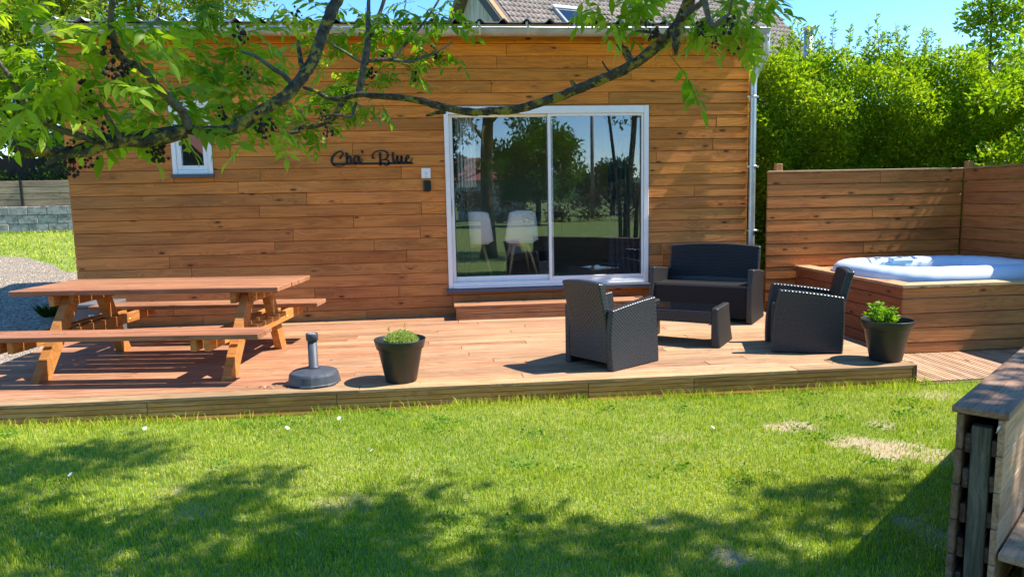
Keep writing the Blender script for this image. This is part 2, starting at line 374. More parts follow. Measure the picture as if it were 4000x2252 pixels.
def mat_ground():
    m, t, b = mk('lawn_ground'); L = t.links.new; tc = N(t, 'ShaderNodeTexCoord')
    n = N(t, 'ShaderNodeTexNoise', i_Scale=3.5, i_Detail=8., i_Roughness=.7); L(tc.outputs['Object'], n.inputs['Vector'])
    n2 = N(t, 'ShaderNodeTexNoise', i_Scale=90., i_Detail=4.); L(tc.outputs['Object'], n2.inputs['Vector'])
    r = ramp(t, [(.35, (.10, .16, .02)), (.55, (.2, .25, .045)), (.75, (.32, .31, .1))]); L(n.outputs[0], r.inputs[0])
    r2 = ramp(t, [(.3, (.6, .6, .6)), (.7, (1.3, 1.3, 1.2))]); L(n2.outputs[0], r2.inputs[0])
    g = mul(t, r.outputs[0], r2.outputs[0], .8)
    soil = ramp(t, [(.3, (.27, .2, .12)), (.7, (.48, .375, .24))]); L(n2.outputs[0], soil.inputs[0])
    a = N(t, 'ShaderNodeAttribute', attribute_name='bare')
    c = mul(t, g, soil.outputs[0], a.outputs['Fac'], 'MIX')
    L(c, b.inputs['Base Color']); b.inputs['Roughness'].default_value = .95
    bp = N(t, 'ShaderNodeBump', i_Strength=.7, i_Distance=.02); L(n2.outputs[0], bp.inputs['Height']); L(bp.outputs[0], b.inputs['Normal']); return m
tag(obj('lawn', gme, mat_ground()), 'sunlit green lawn with worn sandy patches', kind='structure')

# gravel drive on the left
def mat_gravel():
    m, t, b = mk('gravel'); L = t.links.new; tc = N(t, 'ShaderNodeTexCoord')
    v = N(t, 'ShaderNodeTexVoronoi', i_Scale=38.); L(tc.outputs['Object'], v.inputs['Vector'])
    s = N(t, 'ShaderNodeSeparateColor'); L(v.outputs['Color'], s.inputs[0])
    r = ramp(t, [(0, (.15, .115, .08)), (.5, (.29, .225, .16)), (1, (.42, .35, .27))]); L(s.outputs[0], r.inputs[0])
    L(r.outputs[0], b.inputs['Base Color']); b.inputs['Roughness'].default_value = .9
    bp = N(t, 'ShaderNodeBump', i_Strength=1., i_Distance=.03, invert=True); L(v.outputs['Distance'], bp.inputs['Height']); L(bp.outputs[0], b.inputs['Normal']); return m
M_GRAVEL = mat_gravel()
E0, E1 = atG(0, 998), atG(290, 1062)
def gravel_edge(x): return E1[1] + (x - E1[0]) * (E0[1] - E1[1]) / (E0[0] - E1[0]) + .12 * np.sin(x * 2.3) + .05 * np.sin(x * 7)
xs = np.arange(-16, -4.02, .15); V = []; F = []
for x in xs:
    ye = float(gravel_edge(x)); ys = np.linspace(-4.2, ye, 60)
    V += [(x, y, float(ground_h(x, y)) + .02) for y in ys]
xs2 = np.arange(-4.02, -2, .15)
K = 60
for i in range(len(xs) - 1):
    for j in range(K - 1): F.append((i * K + j, (i + 1) * K + j, (i + 1) * K + j + 1, i * K + j + 1))
gravel = tag(obj('gravel_path', np_mesh('gravel_path', V, F, smooth=True), M_GRAVEL), 'pale gravel drive beside the cabin', kind='structure')
V = []; F = []; T = []
for i in range(9000):
    x = rnd.uniform(-11, -4.05); y = -3.4 + (float(gravel_edge(x)) + 3.2) * rnd.random()
    s = rnd.uniform(.007, .02); n = len(V); z = float(ground_h(x, y)) + .02
    a = rnd.uniform(0, 6.28); ca, sa = math.cos(a) * s, math.sin(a) * s
    V += [(x + ca, y + sa, z), (x - sa, y + ca * .7, z), (x - ca, y - sa, z), (x + sa, y - ca * .7, z), (x + rnd.uniform(-.3, .3) * s, y + rnd.uniform(-.3, .3) * s, z + s * .8)]
    F += [(n, n + 1, n + 4), (n + 1, n + 2, n + 4), (n + 2, n + 3, n + 4), (n + 3, n, n + 4)]; T += [rnd.random()] * 4
me = np_mesh('gravel', V, F, T)
def mat_stone():
    m, t, b = mk('gravel_stone'); a = N(t, 'ShaderNodeAttribute', attribute_name='tint'); r = ramp(t, [(0, (.14, .11, .08)), (.5, (.30, .24, .17)), (1, (.45, .38, .3))])
    t.links.new(a.outputs['Fac'], r.inputs[0]); t.links.new(r.outputs[0], b.inputs['Base Color']); b.inputs['Roughness'].default_value = .9; return m
tag(obj('gravel', me, mat_stone()), 'loose pale gravel stones on the drive', 'gravel', kind='stuff')

# ------------------------------------------------------------------ cabin
XL, XR = -4.1456, 3.6316
ROW = .1367; ZTOP = 3.113
DOOR = (0, 2.4, .322, 2.413); WIN = (-3.02, -2.588, 1.70, 2.50)
cabin = thing('wooden_cabin', 'orange stained timber cabin with horizontal boards and a white sliding door', 'cabin', (0, 0, 0))
wall = MB()
def wallbox(x0, x1, z0, z1): wall.box(x0, x1, .022, .14, z0, z1)
wallbox(XL + .01, WIN[0], -.14, 3.24); wallbox(WIN[1], DOOR[0], -.14, 3.24); wallbox(DOOR[1], XR - .01, -.14, 3.24)
wallbox(WIN[0], WIN[1], -.14, WIN[2]); wallbox(WIN[0], WIN[1], WIN[3], 3.24); wallbox(DOOR[0], DOOR[1], -.14, DOOR[2]); wallbox(DOOR[0], DOOR[1], DOOR[3], 3.24)
part('wall', wall, M_DARKIN, cabin)
sw = MB(); sw.box(XL, XL + .1, .142, 3.1, -.14, 3.4); sw.box(XR - .1, XR, .142, 3.1, -.14, 3.4); sw.box(XL + .102, XR - .102, 3.0, 3.1, -.14, 3.4)
part('side_wall', sw, plain('side_boards', (.3, .14, .05), .65, .25, 3), cabin)
ins = MB(); ins.box(XL + .104, XR - .104, .15, 2.99, .3, .382)
part('floor', ins, plain('interior_floor', (.22, .17, .12), .45, .2, 4), cabin)
iw = MB(); iw.box(XL + .102, XR - .102, 2.9, 2.98, .29, 2.9); iw.box(XL + .104, XR - .104, .145, 2.88, 2.62, 2.7)
part('lining', iw, M_INT, cabin)
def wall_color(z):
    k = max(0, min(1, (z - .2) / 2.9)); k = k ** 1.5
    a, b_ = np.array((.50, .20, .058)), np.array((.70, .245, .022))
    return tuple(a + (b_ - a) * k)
def joints(x0, x1, lo, hi):
    xs = [x0]; x = x0 + rnd.uniform(.4, hi)
    while x < x1 - .35: xs.append(x); x += rnd.uniform(lo, hi)
    return xs + [x1]
def cladding(x0, x1, z0, z1):
    if x1 - x0 < .03 or z1 - z0 < .012: return
    zc = (z0 + z1) / 2
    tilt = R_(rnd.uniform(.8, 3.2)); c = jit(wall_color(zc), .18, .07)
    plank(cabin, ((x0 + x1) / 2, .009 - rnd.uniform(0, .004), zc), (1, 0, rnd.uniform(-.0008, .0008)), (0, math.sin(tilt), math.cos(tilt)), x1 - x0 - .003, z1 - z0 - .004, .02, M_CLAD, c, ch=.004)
for k in range(-1, 24):
    zb = ZTOP - ROW * (k + 1); zt = zb + ROW
    js = joints(XL + .004, XR - .004, .9, 3.3)
    for a, b_ in zip(js[:-1], js[1:]):
        cuts = [(a, b_, zb, zt)]
        for (ox0, ox1, oz0, oz1) in (DOOR, WIN):
            new = []
            for (p, q, r, s) in cuts:
                if q <= ox0 or p >= ox1 or s <= oz0 or r >= oz1: new.append((p, q, r, s)); continue
                if p < ox0: new.append((p, ox0, r, s))
                if q > ox1: new.append((ox1, q, r, s))
                if r < oz0: new.append((max(p, ox0), min(q, ox1), r, oz0))
                if s > oz1: new.append((max(p, ox0), min(q, ox1), oz1, s))
            cuts = new
        for cc in cuts: cladding(*cc)
# fascia, roof sheet, gutter
part('fascia', MB().box(XL - .05, XR + .03, -.105, -.08, 3.215, 3.3), plain('fascia_wood', (.4, .24, .12), .6, .2, 6), cabin)
prof = []; x = XL - .12; P = .264
while x < XR + .1:
    for (dx, dz) in ((0, 0), (.155, 0), (.18, .022), (.197, .04), (.222, .04), (.239, .022)): prof.append((x + dx, dz))
    x += P
prof = [p for p in prof if p[0] < XR + .1]; n = len(prof); V = []
for (yy, zz) in ((-.17, 3.312), (3.3, 3.62)):
    V += [(px_, yy, zz + dz) for px_, dz in prof] + [(px_, yy, zz + dz - .005) for px_, dz in prof]
F = []
for i in range(n - 1):
    F += [(i, i + 1, 2 * n + i + 1, 2 * n + i), (n + i, 3 * n + i, 3 * n + i + 1, n + i + 1), (i, n + i, n + i + 1, i + 1)]
roof = MB().add(V, F); part('roof', roof, plain('roof_sheet', (.46, .46, .47), .55, .2, 3, metal=.2), cabin)
part('roof_deck', MB().add([(XL - .1, -.08, 3.298), (XR + .05, -.08, 3.298), (XR + .05, 3.25, 3.60), (XL - .1, 3.25, 3.60), (XL - .1, -.08, 3.27), (XR + .05, -.08, 3.27), (XR + .05, 3.25, 3.57), (XL - .1, 3.25, 3.57)],
     [(0, 1, 2, 3), (7, 6, 5, 4), (0, 4, 5, 1), (1, 5, 6, 2), (2, 6, 7, 3), (3, 7, 4, 0)]), M_DARKIN, cabin)
gut = MB(); K = 12; x0, x1 = XL - .1, XR + .12; GYc, GZc, GR = -.185, 3.228, .075
V = []
for xx in (x0, x1):
    for rr in (GR, GR - .004):
        for k in range(K + 1):
            a = math.pi + math.pi * k / K; V.append((xx, GYc + rr * math.cos(a), GZc + rr * math.sin(a)))
q = K + 1; F = []
for k in range(K): F += [(k, k + 1, 2 * q + k + 1, 2 * q + k), (q + k, 3 * q + k, 3 * q + k + 1, q + k + 1)]
F += [tuple(range(q)), tuple(range(2 * q, 3 * q))[::-1]]
gut.add(V, F, False)
g = part('gutter', gut, M_ZINC2, cabin)
g2 = MB().tube([(x0, GYc - GR - .004, GZc + .004), (x1, GYc - GR - .004, GZc + .004)], .0095, 10); part('gutter_bead', g2, M_ZINC, g)
x = XL + .25
while x < XR:
    b = MB(); b.box(x - .013, x + .013, -.3, -.105, 3.243, 3.247); b.box(x - .013, x + .013, -.112, -.106, 3.2, 3.33)
    pts = [(x, GYc + (GR + .004) * math.cos(math.pi + math.pi * k / 10), GZc + (GR + .004) * math.sin(math.pi + math.pi * k / 10)) for k in range(11)]
    for p, q_ in zip(pts[:-1], pts[1:]):
        b.add([(p[0] - .013, p[1], p[2]), (p[0] + .013, p[1], p[2]), (q_[0] + .013, q_[1], q_[2]), (q_[0] - .013, q_[1], q_[2])], [(0, 1, 2, 3)])
    part('gutter_bracket', b, M_ZINC, g); x += .54
# downpipe
pts = [atY(2990, 135, -.185), atY(2992, 175, -.18), atY(2990, 215, -.16), atY(2976, 245, -.12), atY(2958, 275, -.085), atY(2945, 305, -.075), atY(2943, 340, -.075), atY(2934, 930, -.075), atY(2928, 1260, -.075)]
dp = part('downpipe', MB().tube(pts, [.05, .043, .041, .041, .041, .041, .039, .039, .039], 16), M_ZINC, cabin)
part('outlet', MB().tube([pts[0] + np.array((0, 0, .03)), pts[0] + np.array((0, 0, -.08))], [.055, .046], 16), M_ZINC, dp)
for v in (378, 650, 900):
    p = atY(2942, v, -.075); cl = MB(); cl.tube([(p[0], p[1], p[2] - .012), (p[0], p[1], p[2] + .012)], .045, 16); cl.box(p[0] - .075, p[0] - .04, p[1] - .012, p[1] + .004, p[2] - .01, p[2] + .01); cl.box(p[0] + .04, p[0] + .065, p[1] - .012, p[1] + .004, p[2] - .01, p[2] + .01)
    part('pipe_clamp', cl, M_ZINC, dp)
plank(cabin, (3.53, -.11, 3.1), (0, 1, 0), (1, 0, 0), .2, .11, .09, M_CLAD, (.5, .24, .07), 'rafter')
hk = MB(); hk.tube([(3.3, -.06, 3.02), (3.42, -.09, 3.03), (3.5, -.1, 3.05)], [.008, .014, .016], 8); hk.box(3.41, 3.425, -.09, -.012, 2.98, 3.09)
part('hook', hk, M_BLACK, cabin)
# frames
def framebox(mb, x0, x1, z0, z1, w, y0, y1, wt=None, wb=None):
    wt = wt or w; wb = wb or w
    mb.cbox(x0, x0 + w, y0, y1, z0, z1, .004); mb.cbox(x1 - w, x1, y0, y1, z0, z1, .004)
    mb.cbox(x0 + w, x1 - w, y0 + .002, y1 - .002, z1 - wt, z1, .004); mb.cbox(x0 + w, x1 - w, y0 + .002, y1 - .002, z0, z0 + wb, .004)
fr = MB(); framebox(fr, DOOR[0], DOOR[1], DOOR[2], DOOR[3], .055, -.028, .075, .085, .055)
door = part('sliding_door', fr, M_PVC, cabin)
def sash(x0, x1, yf, w=.04, wb=.075):
    s = MB(); framebox(s, x0, x1, DOOR[2] + .056, DOOR[3] - .086, w, yf, yf + .035, .03, wb); return s
part('sash', sash(.057, 1.262, .03), M_PVC, door); part('sash', sash(1.20, 2.343, -.012, .034, .055), M_PVC, door)
ga = MB().box(.1, 1.225, .044, .05, DOOR[2] + .13, DOOR[3] - .117); part('pane', ga, M_GLASS, door)
gb = MB().box(1.235, 2.308, .003, .009, DOOR[2] + .112, DOOR[3] - .117); part('pane', gb, M_GLASS, door)
part('gasket', MB().box(.0965, .104, .028, .0305, DOOR[2] + .13, DOOR[3] - .117), M_BLACK, door)
part('gasket', MB().box(2.304, 2.312, -.014, -.0125, DOOR[2] + .112, DOOR[3] - .117), M_BLACK, door)
part('handle', MB().cbox(.068, .088, .0, .03, 1.18, 1.36, .006), M_PVC, door)
part('track', MB().box(.06, 2.34, -.05, -.029, DOOR[2] + .002, DOOR[2] + .02).box(.06, 2.34, -.02, .02, DOOR[2] + .0555, DOOR[2] + .066), M_PVC, door)
part('sill', MB().cbox(-.03, 2.43, -.075, .02, DOOR[2] - .05, DOOR[2] - .003, .004), M_GREY, cabin)
fw = MB(); framebox(fw, WIN[0], WIN[1], WIN[2], WIN[3], .045, -.02, .06)
win = part('window', fw, M_PVC, cabin)
s = MB(); framebox(s, WIN[0] + .047, WIN[1] - .047, WIN[2] + .047, WIN[3] - .047, .05, -.005, .05); part('sash', s, M_PVC, win)
part('pane', MB().box(WIN[0] + .09, WIN[1] - .09, .018, .024, WIN[2] + .09, WIN[3] - .09), M_GLASS, win)
part('sill', MB().cbox(WIN[0] - .012, WIN[1] + .012, -.06, .02, WIN[2] - .035, WIN[2] - .002, .003), M_GREY, win)

# things on the wall
def px_wall(x, y, Y=-.03):
    p = atY(1250 + x / 5.152, 560 + y / 5.152, Y); return np.array((p[0], p[2]))
sign = thing('name_sign', 'black script lettering reading Cha\' Blue on the timber wall', 'sign', (-.83, -.03, 1.8))
def ribbon(strokes):
    b = MB()
    for pts, wd in strokes:
        P2 = [px_wall(*p) for p in pts]
        if not hasattr(wd, '__len__'): wd = [wd] * len(P2)
        # Catmull-Rom refine
        Q = []; Wq = []
        for i in range(len(P2) - 1):
            p0, p1, p2, p3 = P2[max(i - 1, 0)], P2[i], P2[i + 1], P2[min(i + 2, len(P2) - 1)]
            for t_ in np.linspace(0, 1, 6, endpoint=False):
                Q.append(.5 * ((2 * p1) + (-p0 + p2) * t_ + (2 * p0 - 5 * p1 + 4 * p2 - p3) * t_ ** 2 + (-p0 + 3 * p1 - 3 * p2 + p3) * t_ ** 3)); Wq.append(wd[i] + (wd[i + 1] - wd[i]) * t_)
        Q.append(P2[-1]); Wq.append(wd[-1]); Q = np.array(Q); n = len(Q); v = []
        T_ = np.gradient(Q, axis=0); T_ /= np.linalg.norm(T_, axis=1)[:, None] + 1e-9; Nn = np.stack([-T_[:, 1], T_[:, 0]], 1)
        for i in range(n):
            h = Wq[i] / 5.152 / 2826.43 * 8.55 / 2
            for sgn in (1, -1):
                for yy in (-.016, -.004): v.append((Q[i][0] + Nn[i][0] * h * sgn, yy, Q[i][1] + Nn[i][1] * h * sgn))
        f = []
        for i in range(n - 1):
            a, c = 4 * i, 4 * (i + 1)
            f += [(a, c, c + 2, a + 2), (a + 1, a + 3, c + 3, c + 1), (a, a + 1, c + 1, c), (a + 2, c + 2, c + 3, a + 3)]
        f += [(0, 2, 3, 1), (4 * n - 4, 4 * n - 3, 4 * n - 1, 4 * n - 2)]
        b.add(v, f)
    return b
LET = {
 'letter_c': [([(390, 305), (430, 258), (456, 205), (435, 165), (392, 158), (330, 185), (270, 240), (236, 310), (236, 380), (262, 428), (320, 456), (390, 465), (450, 450), (505, 420)], [40, 34, 28, 22, 22, 26, 34, 42, 42, 30, 16, 13, 12, 10])],
 'letter_h': [([(530, 182), (535, 290), (540, 405)], 44), ([(545, 320), (572, 275), (605, 268), (614, 320), (618, 395)], [22, 30, 38, 42, 44])],
 'letter_a': [([(775, 268), (710, 262), (675, 310), (678, 365), (705, 395), (740, 372), (765, 280)], [26, 30, 38, 38, 28, 22, 20]), ([(782, 255), (785, 335), (803, 385), (832, 368), (850, 305)], [44, 42, 30, 14, 10])],
 'apostrophe': [([(828, 152), (848, 152), (853, 175), (850, 202)], [30, 34, 26, 16])],
 'letter_b': [([(1205, 180), (1211, 300), (1216, 450)], 46), ([(1080, 300), (1052, 268), (1060, 220), (1110, 170), (1180, 146), (1260, 142), (1330, 166), (1362, 215), (1358, 268), (1315, 310), (1236, 338)], [46, 34, 26, 22, 20, 20, 28, 38, 38, 26, 14]),
              ([(1250, 332), (1320, 328), (1372, 348), (1390, 388), (1368, 426), (1320, 442), (1262, 408)], [14, 18, 30, 36, 32, 22, 14])],
 'letter_l': [([(1465, 175), (1470, 310), (1492, 392)], [44, 46, 44])],
 'letter_u': [([(1500, 388), (1535, 320), (1558, 248)], [14, 18, 40]), ([(1556, 245), (1558, 340), (1585, 390), (1622, 350), (1636, 250)], [42, 44, 36, 24, 30]), ([(1640, 245), (1644, 345), (1668, 388)], [42, 44, 40])],
 'letter_e': [([(1690, 385), (1738, 322), (1784, 292), (1786, 255), (1752, 250), (1726, 300), (1738, 362), (1782, 384), (1832, 350), (1862, 290)], [20, 22, 24, 26, 28, 40, 40, 26, 14, 9])],
 'underline': [([(262, 414), (1868, 392)], 38)]}
for nm, st in LET.items(): obj(nm, ribbon(st), M_BLACK, sign)
a, b_ = px_wall(2037, 498), px_wall(2228, 700)
wp = tag(obj('wall_plate', MB().cbox(a[0], b_[0], -.022, -.003, b_[1], a[1], .004), M_PVC), 'square white plate with a small grey pictogram fixed beside the sliding door', 'wall plate')
M_INK = plain('grey_ink', (.2, .21, .21), .6)
ic = MB()
for pts in ([(2133, 580), (2133, 640)], [(2120, 590), (2146, 590)], [(2098, 570), (2098, 585)], [(2168, 568), (2168, 585)], [(2092, 575), (2104, 575)], [(2098, 606), (2098, 612)], [(2168, 606), (2168, 612)], [(2115, 678), (2157, 678)], [(2122, 612), (2144, 612)], [(2120, 640), (2146, 640)]):
    p, q_ = px_wall(*pts[0]), px_wall(*pts[1]); ic.tube([(p[0], -.0225, p[1]), (q_[0], -.0225, q_[1])], .0016, 4)
part('pictogram', ic, M_INK, wp)
a, b_ = px_wall(2068, 747), px_wall(2238, 965); cx, cz = (a + b_) / 2; hx, hz = (b_[0] - a[0]) / 2, (a[1] - b_[1]) / 2
ks = tag(obj('key_safe', MB().cbox(cx - hx, cx + hx, -.05, -.003, cz - hz, cz + hz, .014), plain('black_gloss', (.01, .011, .014), .22)), 'small black key box on the wall below the white plate', 'key box')
part('cover', MB().cbox(cx - hx * .72, cx + hx * .72, -.062, -.048, cz - hz * .8, cz + hz * .86, .01), ks.data.materials[0], ks)
part('cable', MB().tube([(cx + hx * .25, -.02, cz - hz), (cx + hx * .25, -.02, cz - hz - .012)], .004, 6), M_BLACK, ks)
# ------------------------------------------------------------------ decks
deck = tag(bpy.data.objects.new('deck', None), 'raised terrace of reddish grooved timber boards', kind='structure'); COL.objects.link(deck)
part('dark_fill', MB().box(-3.98, 3.61, -3.2, -.01, -.14, -.034), M_DARKIN, deck)  # solid dark slab under the boards so the gaps look shaded
BW = .1445
for k in range(23):
    y1 = -3.258 + k * BW; yc = y1 + BW / 2
    w = BW - .008
    if yc + w / 2 > -.003: w = -.003 - (yc - w / 2); yc = -.003 - w / 2
    if w < .03: continue
    js = joints(-4.0, 3.63, 1.4, 3.6)
    for a, b_ in zip(js[:-1], js[1:]):
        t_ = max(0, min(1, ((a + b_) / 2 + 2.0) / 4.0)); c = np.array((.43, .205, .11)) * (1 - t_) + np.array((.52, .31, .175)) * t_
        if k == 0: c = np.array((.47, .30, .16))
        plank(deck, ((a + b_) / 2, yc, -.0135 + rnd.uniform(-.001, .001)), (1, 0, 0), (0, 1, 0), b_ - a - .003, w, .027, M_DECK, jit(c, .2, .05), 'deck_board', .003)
for a, b_ in ((-4.0, -2.2), (-2.2, -.87), (-.87, 1.0), (1.0, 1.82), (1.82, 3.60)):
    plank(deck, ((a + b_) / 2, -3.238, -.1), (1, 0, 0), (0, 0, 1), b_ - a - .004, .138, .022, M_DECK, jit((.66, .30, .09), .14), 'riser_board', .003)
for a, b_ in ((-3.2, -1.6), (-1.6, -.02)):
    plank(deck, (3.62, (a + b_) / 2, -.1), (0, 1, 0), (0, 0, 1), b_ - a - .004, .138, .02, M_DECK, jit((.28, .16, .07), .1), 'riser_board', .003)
plank(deck, (3.616, -3.236, -.086), (0, 0, 1), (1, 0, 0), .17, .03, .045, M_DECK, (.22, .13, .07), 'corner_post', .003)
ldk = tag(bpy.data.objects.new('lower_deck', None), 'lower terrace of pale ribbed boards beside the hot tub', kind='structure'); COL.objects.link(ldk)
part('dark_fill', MB().box(3.66, 6.4, -3.2, 0, -.3, -.162), M_DARKIN, ldk)  # same dark slab below the ribbed boards
def ribbed(Wd, T, nr=3):
    pts = [(-Wd / 2, -T / 2), (-Wd / 2, T / 2)]; p = Wd / nr
    for k in range(nr):
        x = -Wd / 2 + k * p
        if k: pts += [(x - .008, T / 2), (x - .005, T / 2 - .007), (x + .005, T / 2 - .007), (x + .008, T / 2)]
    pts += [(Wd / 2, T / 2), (Wd / 2, -T / 2)]
    return pts[::-1]
x = 3.64
while x < 6.4:
    w = .117; me = MB().prism(ribbed(w, .027), -1.6, 1.6, 'x').mesh('deck_board')
    obj('deck_board', me, M_FENCE, ldk, frame((x + w / 2, -1.685, -.139), (0, -1, 0), (1, 0, 0)), jit((.50, .32, .2), .12)); x += w + .008
plank(ldk, (5.0, -3.288, -.19), (1, 0, 0), (0, 0, 1), 2.74, .1, .02, M_FENCE, (.2, .12, .07), 'riser_board', .003)

# ------------------------------------------------------------------ step in front of the door
step = thing('door_step', 'low timber step on the deck in front of the sliding door', 'step', (1.2, -.2, 0))
for i, (y0, y1) in enumerate(((-.385, -.235), (-.23, -.08))):
    plank(step, (1.18, (y0 + y1) / 2, .152), (1, 0, 0), (0, 1, 0), 2.26, y1 - y0, .026, M_DECK, jit((.45, .21, .11), .08), 'tread_board')
for z0, z1 in ((.002, .066), (.07, .137)):
    plank(step, (1.18, -.366, (z0 + z1) / 2), (1, 0, 0), (0, 0, 1), 2.22, z1 - z0, .022, M_DECK, jit((.46, .22, .09), .1), 'riser_board')
part('end_panel', MB().box(.072, .092, -.353, -.08, .003, .137).box(2.27, 2.288, -.353, -.08, .003, .137), M_DARKIN, step, Matrix.Translation((-1.2, .2, 0)))

# ------------------------------------------------------------------ picnic table
pt = thing('picnic_table', 'large brown timber picnic table with two attached benches', 'picnic table', (-2.46, -2.08, 0), R_(-6.9))
TC = (.33, .145, .075); TC2 = (.46, .19, .05)
def lp(o, ux, uy, L, Wd, T, col, name, ch=.005): plank(pt, o, ux, uy, L, Wd, T, M_TABLE, jit(col, .2, .05), name, ch, world=False)
tw = (.592 + .30) / 5
for k in range(5): lp((-.017 + rnd.uniform(-.004, .004), -.30 + tw * (k + .5), .668), (1, 0, 0), (0, 1, 0), 2.23, tw - .009, .042, TC, 'tabletop_plank')
for (y0, y1, z, x0, x1) in ((-.817, -.515, .38, -1.2, 1.11), (.788, 1.10, .38, -1.16, 1.09)):
    h = (y1 - y0) / 2
    for k in range(2): lp(((x0 + x1) / 2, y0 + h * (k + .5), z), (1, 0, 0), (0, 1, 0), x1 - x0, h - .008, .04, TC, 'bench_plank')
for ex in (.77, -.74):
    for sy in (-1, 1):
        b0 = Vector((ex, .02 + sy * .60, 0)); b1 = Vector((ex, .13 + sy * .19, .645)); d_ = (b1 - b0)
        Lg = d_.length; u_ = d_.normalized()
        poly = []                                                # leg cut level with the deck and the tabletop
        hw = .062 / abs(u_.z)
        poly = [(b0.y - hw, 0), (b0.y + hw, 0), (b1.y + hw, .645), (b1.y - hw, .645)]
        part('leg', MB().prism(poly, ex - .034, ex + .034, 'x'), M_TABLE, pt, color=jit(TC2, .1))
    for dx in (-.062, -.168):
        lp((ex + dx, .14, .313), (0, 1, 0), (0, 0, 1), 1.86, .092, .046, TC2, 'seat_beam', .004)
    lp((ex + .06, .45, .313), (0, 1, 0), (0, 0, 1), 1.28, .092, .046, TC2, 'seat_beam', .004)
    lp((ex - .06, .14, .6), (0, 1, 0), (0, 0, 1), .82, .09, .046, TC2, 'top_beam', .004)
    lp((ex + .06, .16, .6), (0, 1, 0), (0, 0, 1), .70, .09, .046, TC2, 'top_beam', .004)
    for (yy, zz) in ((-.46, .32), (.56, .32), (-.16, .6), (.3, .6), (.62, .30)):
        part('bolt', MB().tube([(ex + .03, yy, zz), (ex + .0875, yy, zz)], .009, 8), M_BRASS, pt)

# ------------------------------------------------------------------ parasol base
pb = thing('parasol_base', 'empty dark grey parasol base with upright tube on the deck', 'parasol base', (-1.07, -2.985, 0), R_(10))
b = MB(); n = 48; prof = [(.196, 0), (.198, .012), (.192, .022), (.183, .075), (.175, .09), (.165, .096), (.11, .110), (.05, .118)]
V = []
for (r, z) in prof:
    for k in range(n):
        a = 2 * math.pi * k / n; seg = (k % 8) in (0, 1, 2, 3); rr = r * (1 if (seg or z < .0 or z > .1) else .975); V.append((rr * math.cos(a), rr * math.sin(a), z if not (z == 0 and not seg) else .012))
F = [(i * n + k, i * n + (k + 1) % n, (i + 1) * n + (k + 1) % n, (i + 1) * n + k) for i in range(len(prof) - 1) for k in range(n)]
b.add(V, F + [tuple(range((len(prof) - 1) * n, len(prof) * n))]); part('foot', b, M_BASE, pb)
part('tube', MB().lathe([(.05, .119), (.047, .128), (.036, .134), (.035, .33)], 24), M_BASE, pb)
part('collar', MB().lathe([(.037, .326), (.044, .33), (.046, .375), (.044, .384), (.034, .384), (.032, .34), (.0, .34)], 24), M_BASE, pb)
ins_ = MB()
for k in range(4):
    a = k * math.pi / 4 + .3; ins_.box(-.03, .03, -.003, .003, .341, .382, Matrix.Rotation(a, 4, 'Z'))
part('insert', ins_, plain('pale_plastic', (.45, .46, .47), .5), pb)

# ------------------------------------------------------------------ plant pots and herbs
PP = [(.0, .004), (.112, .0), (.118, .006), (.166, .248), (.171, .252), (.178, .256), (.194, .318), (.196, .325), (.193, .328), (.188, .322), (.181, .27), (.18, .262)]
def pot(name, label, loc, k):
    t = thing(name, label, 'plant pot', loc, rnd.uniform(0, 6), 'black plant pots on the terrace')
    part('tub', MB().lathe([(r * k, z * k) for r, z in PP], 56), M_POT, t)
    part('soil', MB().lathe([(.178 * k, .27 * k), (.1 * k, .276 * k), (0, .28 * k)], 30), M_SOIL, t); return t
pot('plant_pot', 'black plastic pot beside the grey parasol base', (-.41, -3.035, 0), 1.0)
pot('plant_pot', 'black plastic pot on the deck corner in front of the hot tub', (3.50, -3.045, 0), 1.02)
def leaf_cloud(P, D, Lg, Wd, fold=.25, T=None):
    """two-quad folded leaves: base P, direction D, length and width arrays"""
    n = len(P); D = D / (np.linalg.norm(D, axis=1)[:, None] + 1e-9)
    A = rng.normal(size=(n, 3)); U = np.cross(D, A); U /= np.linalg.norm(U, axis=1)[:, None] + 1e-9
    Nn = np.cross(U, D); Lg = np.asarray(Lg)[:, None]; Wd = np.asarray(Wd)[:, None]
    m1 = P + D * Lg * .45; tip = P + D * Lg - Nn * Lg * .12
    a = m1 + U * Wd / 2 + Nn * Wd * fold; c = m1 - U * Wd / 2 + Nn * Wd * fold
    V = np.stack([P, a, tip, c], 1).reshape(-1, 3); i = np.arange(n)[:, None] * 4
    F = np.concatenate([i + np.array([[0, 1, 2]]), i + np.array([[0, 2, 3]])], 1).reshape(-1, 3)
    if T is None: T = rng.random(n)
    return V, F, np.repeat(T, 2)
th = thing('thyme_plant', 'low bushy thyme in the pot beside the parasol base', 'herb', (-.40, -3.03, .27))
n = 2600; a = rng.uniform(0, 2 * math.pi, n); r = .125 * np.sqrt(rng.random(n)); hgt = .115 * np.sqrt(np.clip(1 - (r / .135) ** 2, 0, 1)) * (.25 + .75 * rng.random(n) ** .5)
P = np.stack([r * np.cos(a), r * np.sin(a), hgt], 1); D = np.stack([np.cos(a) * .5, np.sin(a) * .5, np.full(n, .8)], 1) + rng.normal(0, .6, (n, 3))
V, F, T = leaf_cloud(P, D, rng.uniform(.012, .02, n), rng.uniform(.005, .008, n)); part('foliage', np_mesh('foliage', V, F, T), M_THYME, th)
stems = MB()
for k in range(40):
    a = rnd.uniform(0, 6.28); r = rnd.uniform(0, .1); stems.tube([(r * .5 * math.cos(a), r * .5 * math.sin(a), 0), (r * math.cos(a), r * math.sin(a), .1)], .0012, 4)
for (dx, h) in ((-.09, .14), (.03, .17)):
    stems.tube([(dx, 0, .05), (dx + .005, 0, h)], .0015, 4)
part('stem', stems, plain('herb_stem', (.2, .16, .06), .7), th)['kind'] = 'stuff'
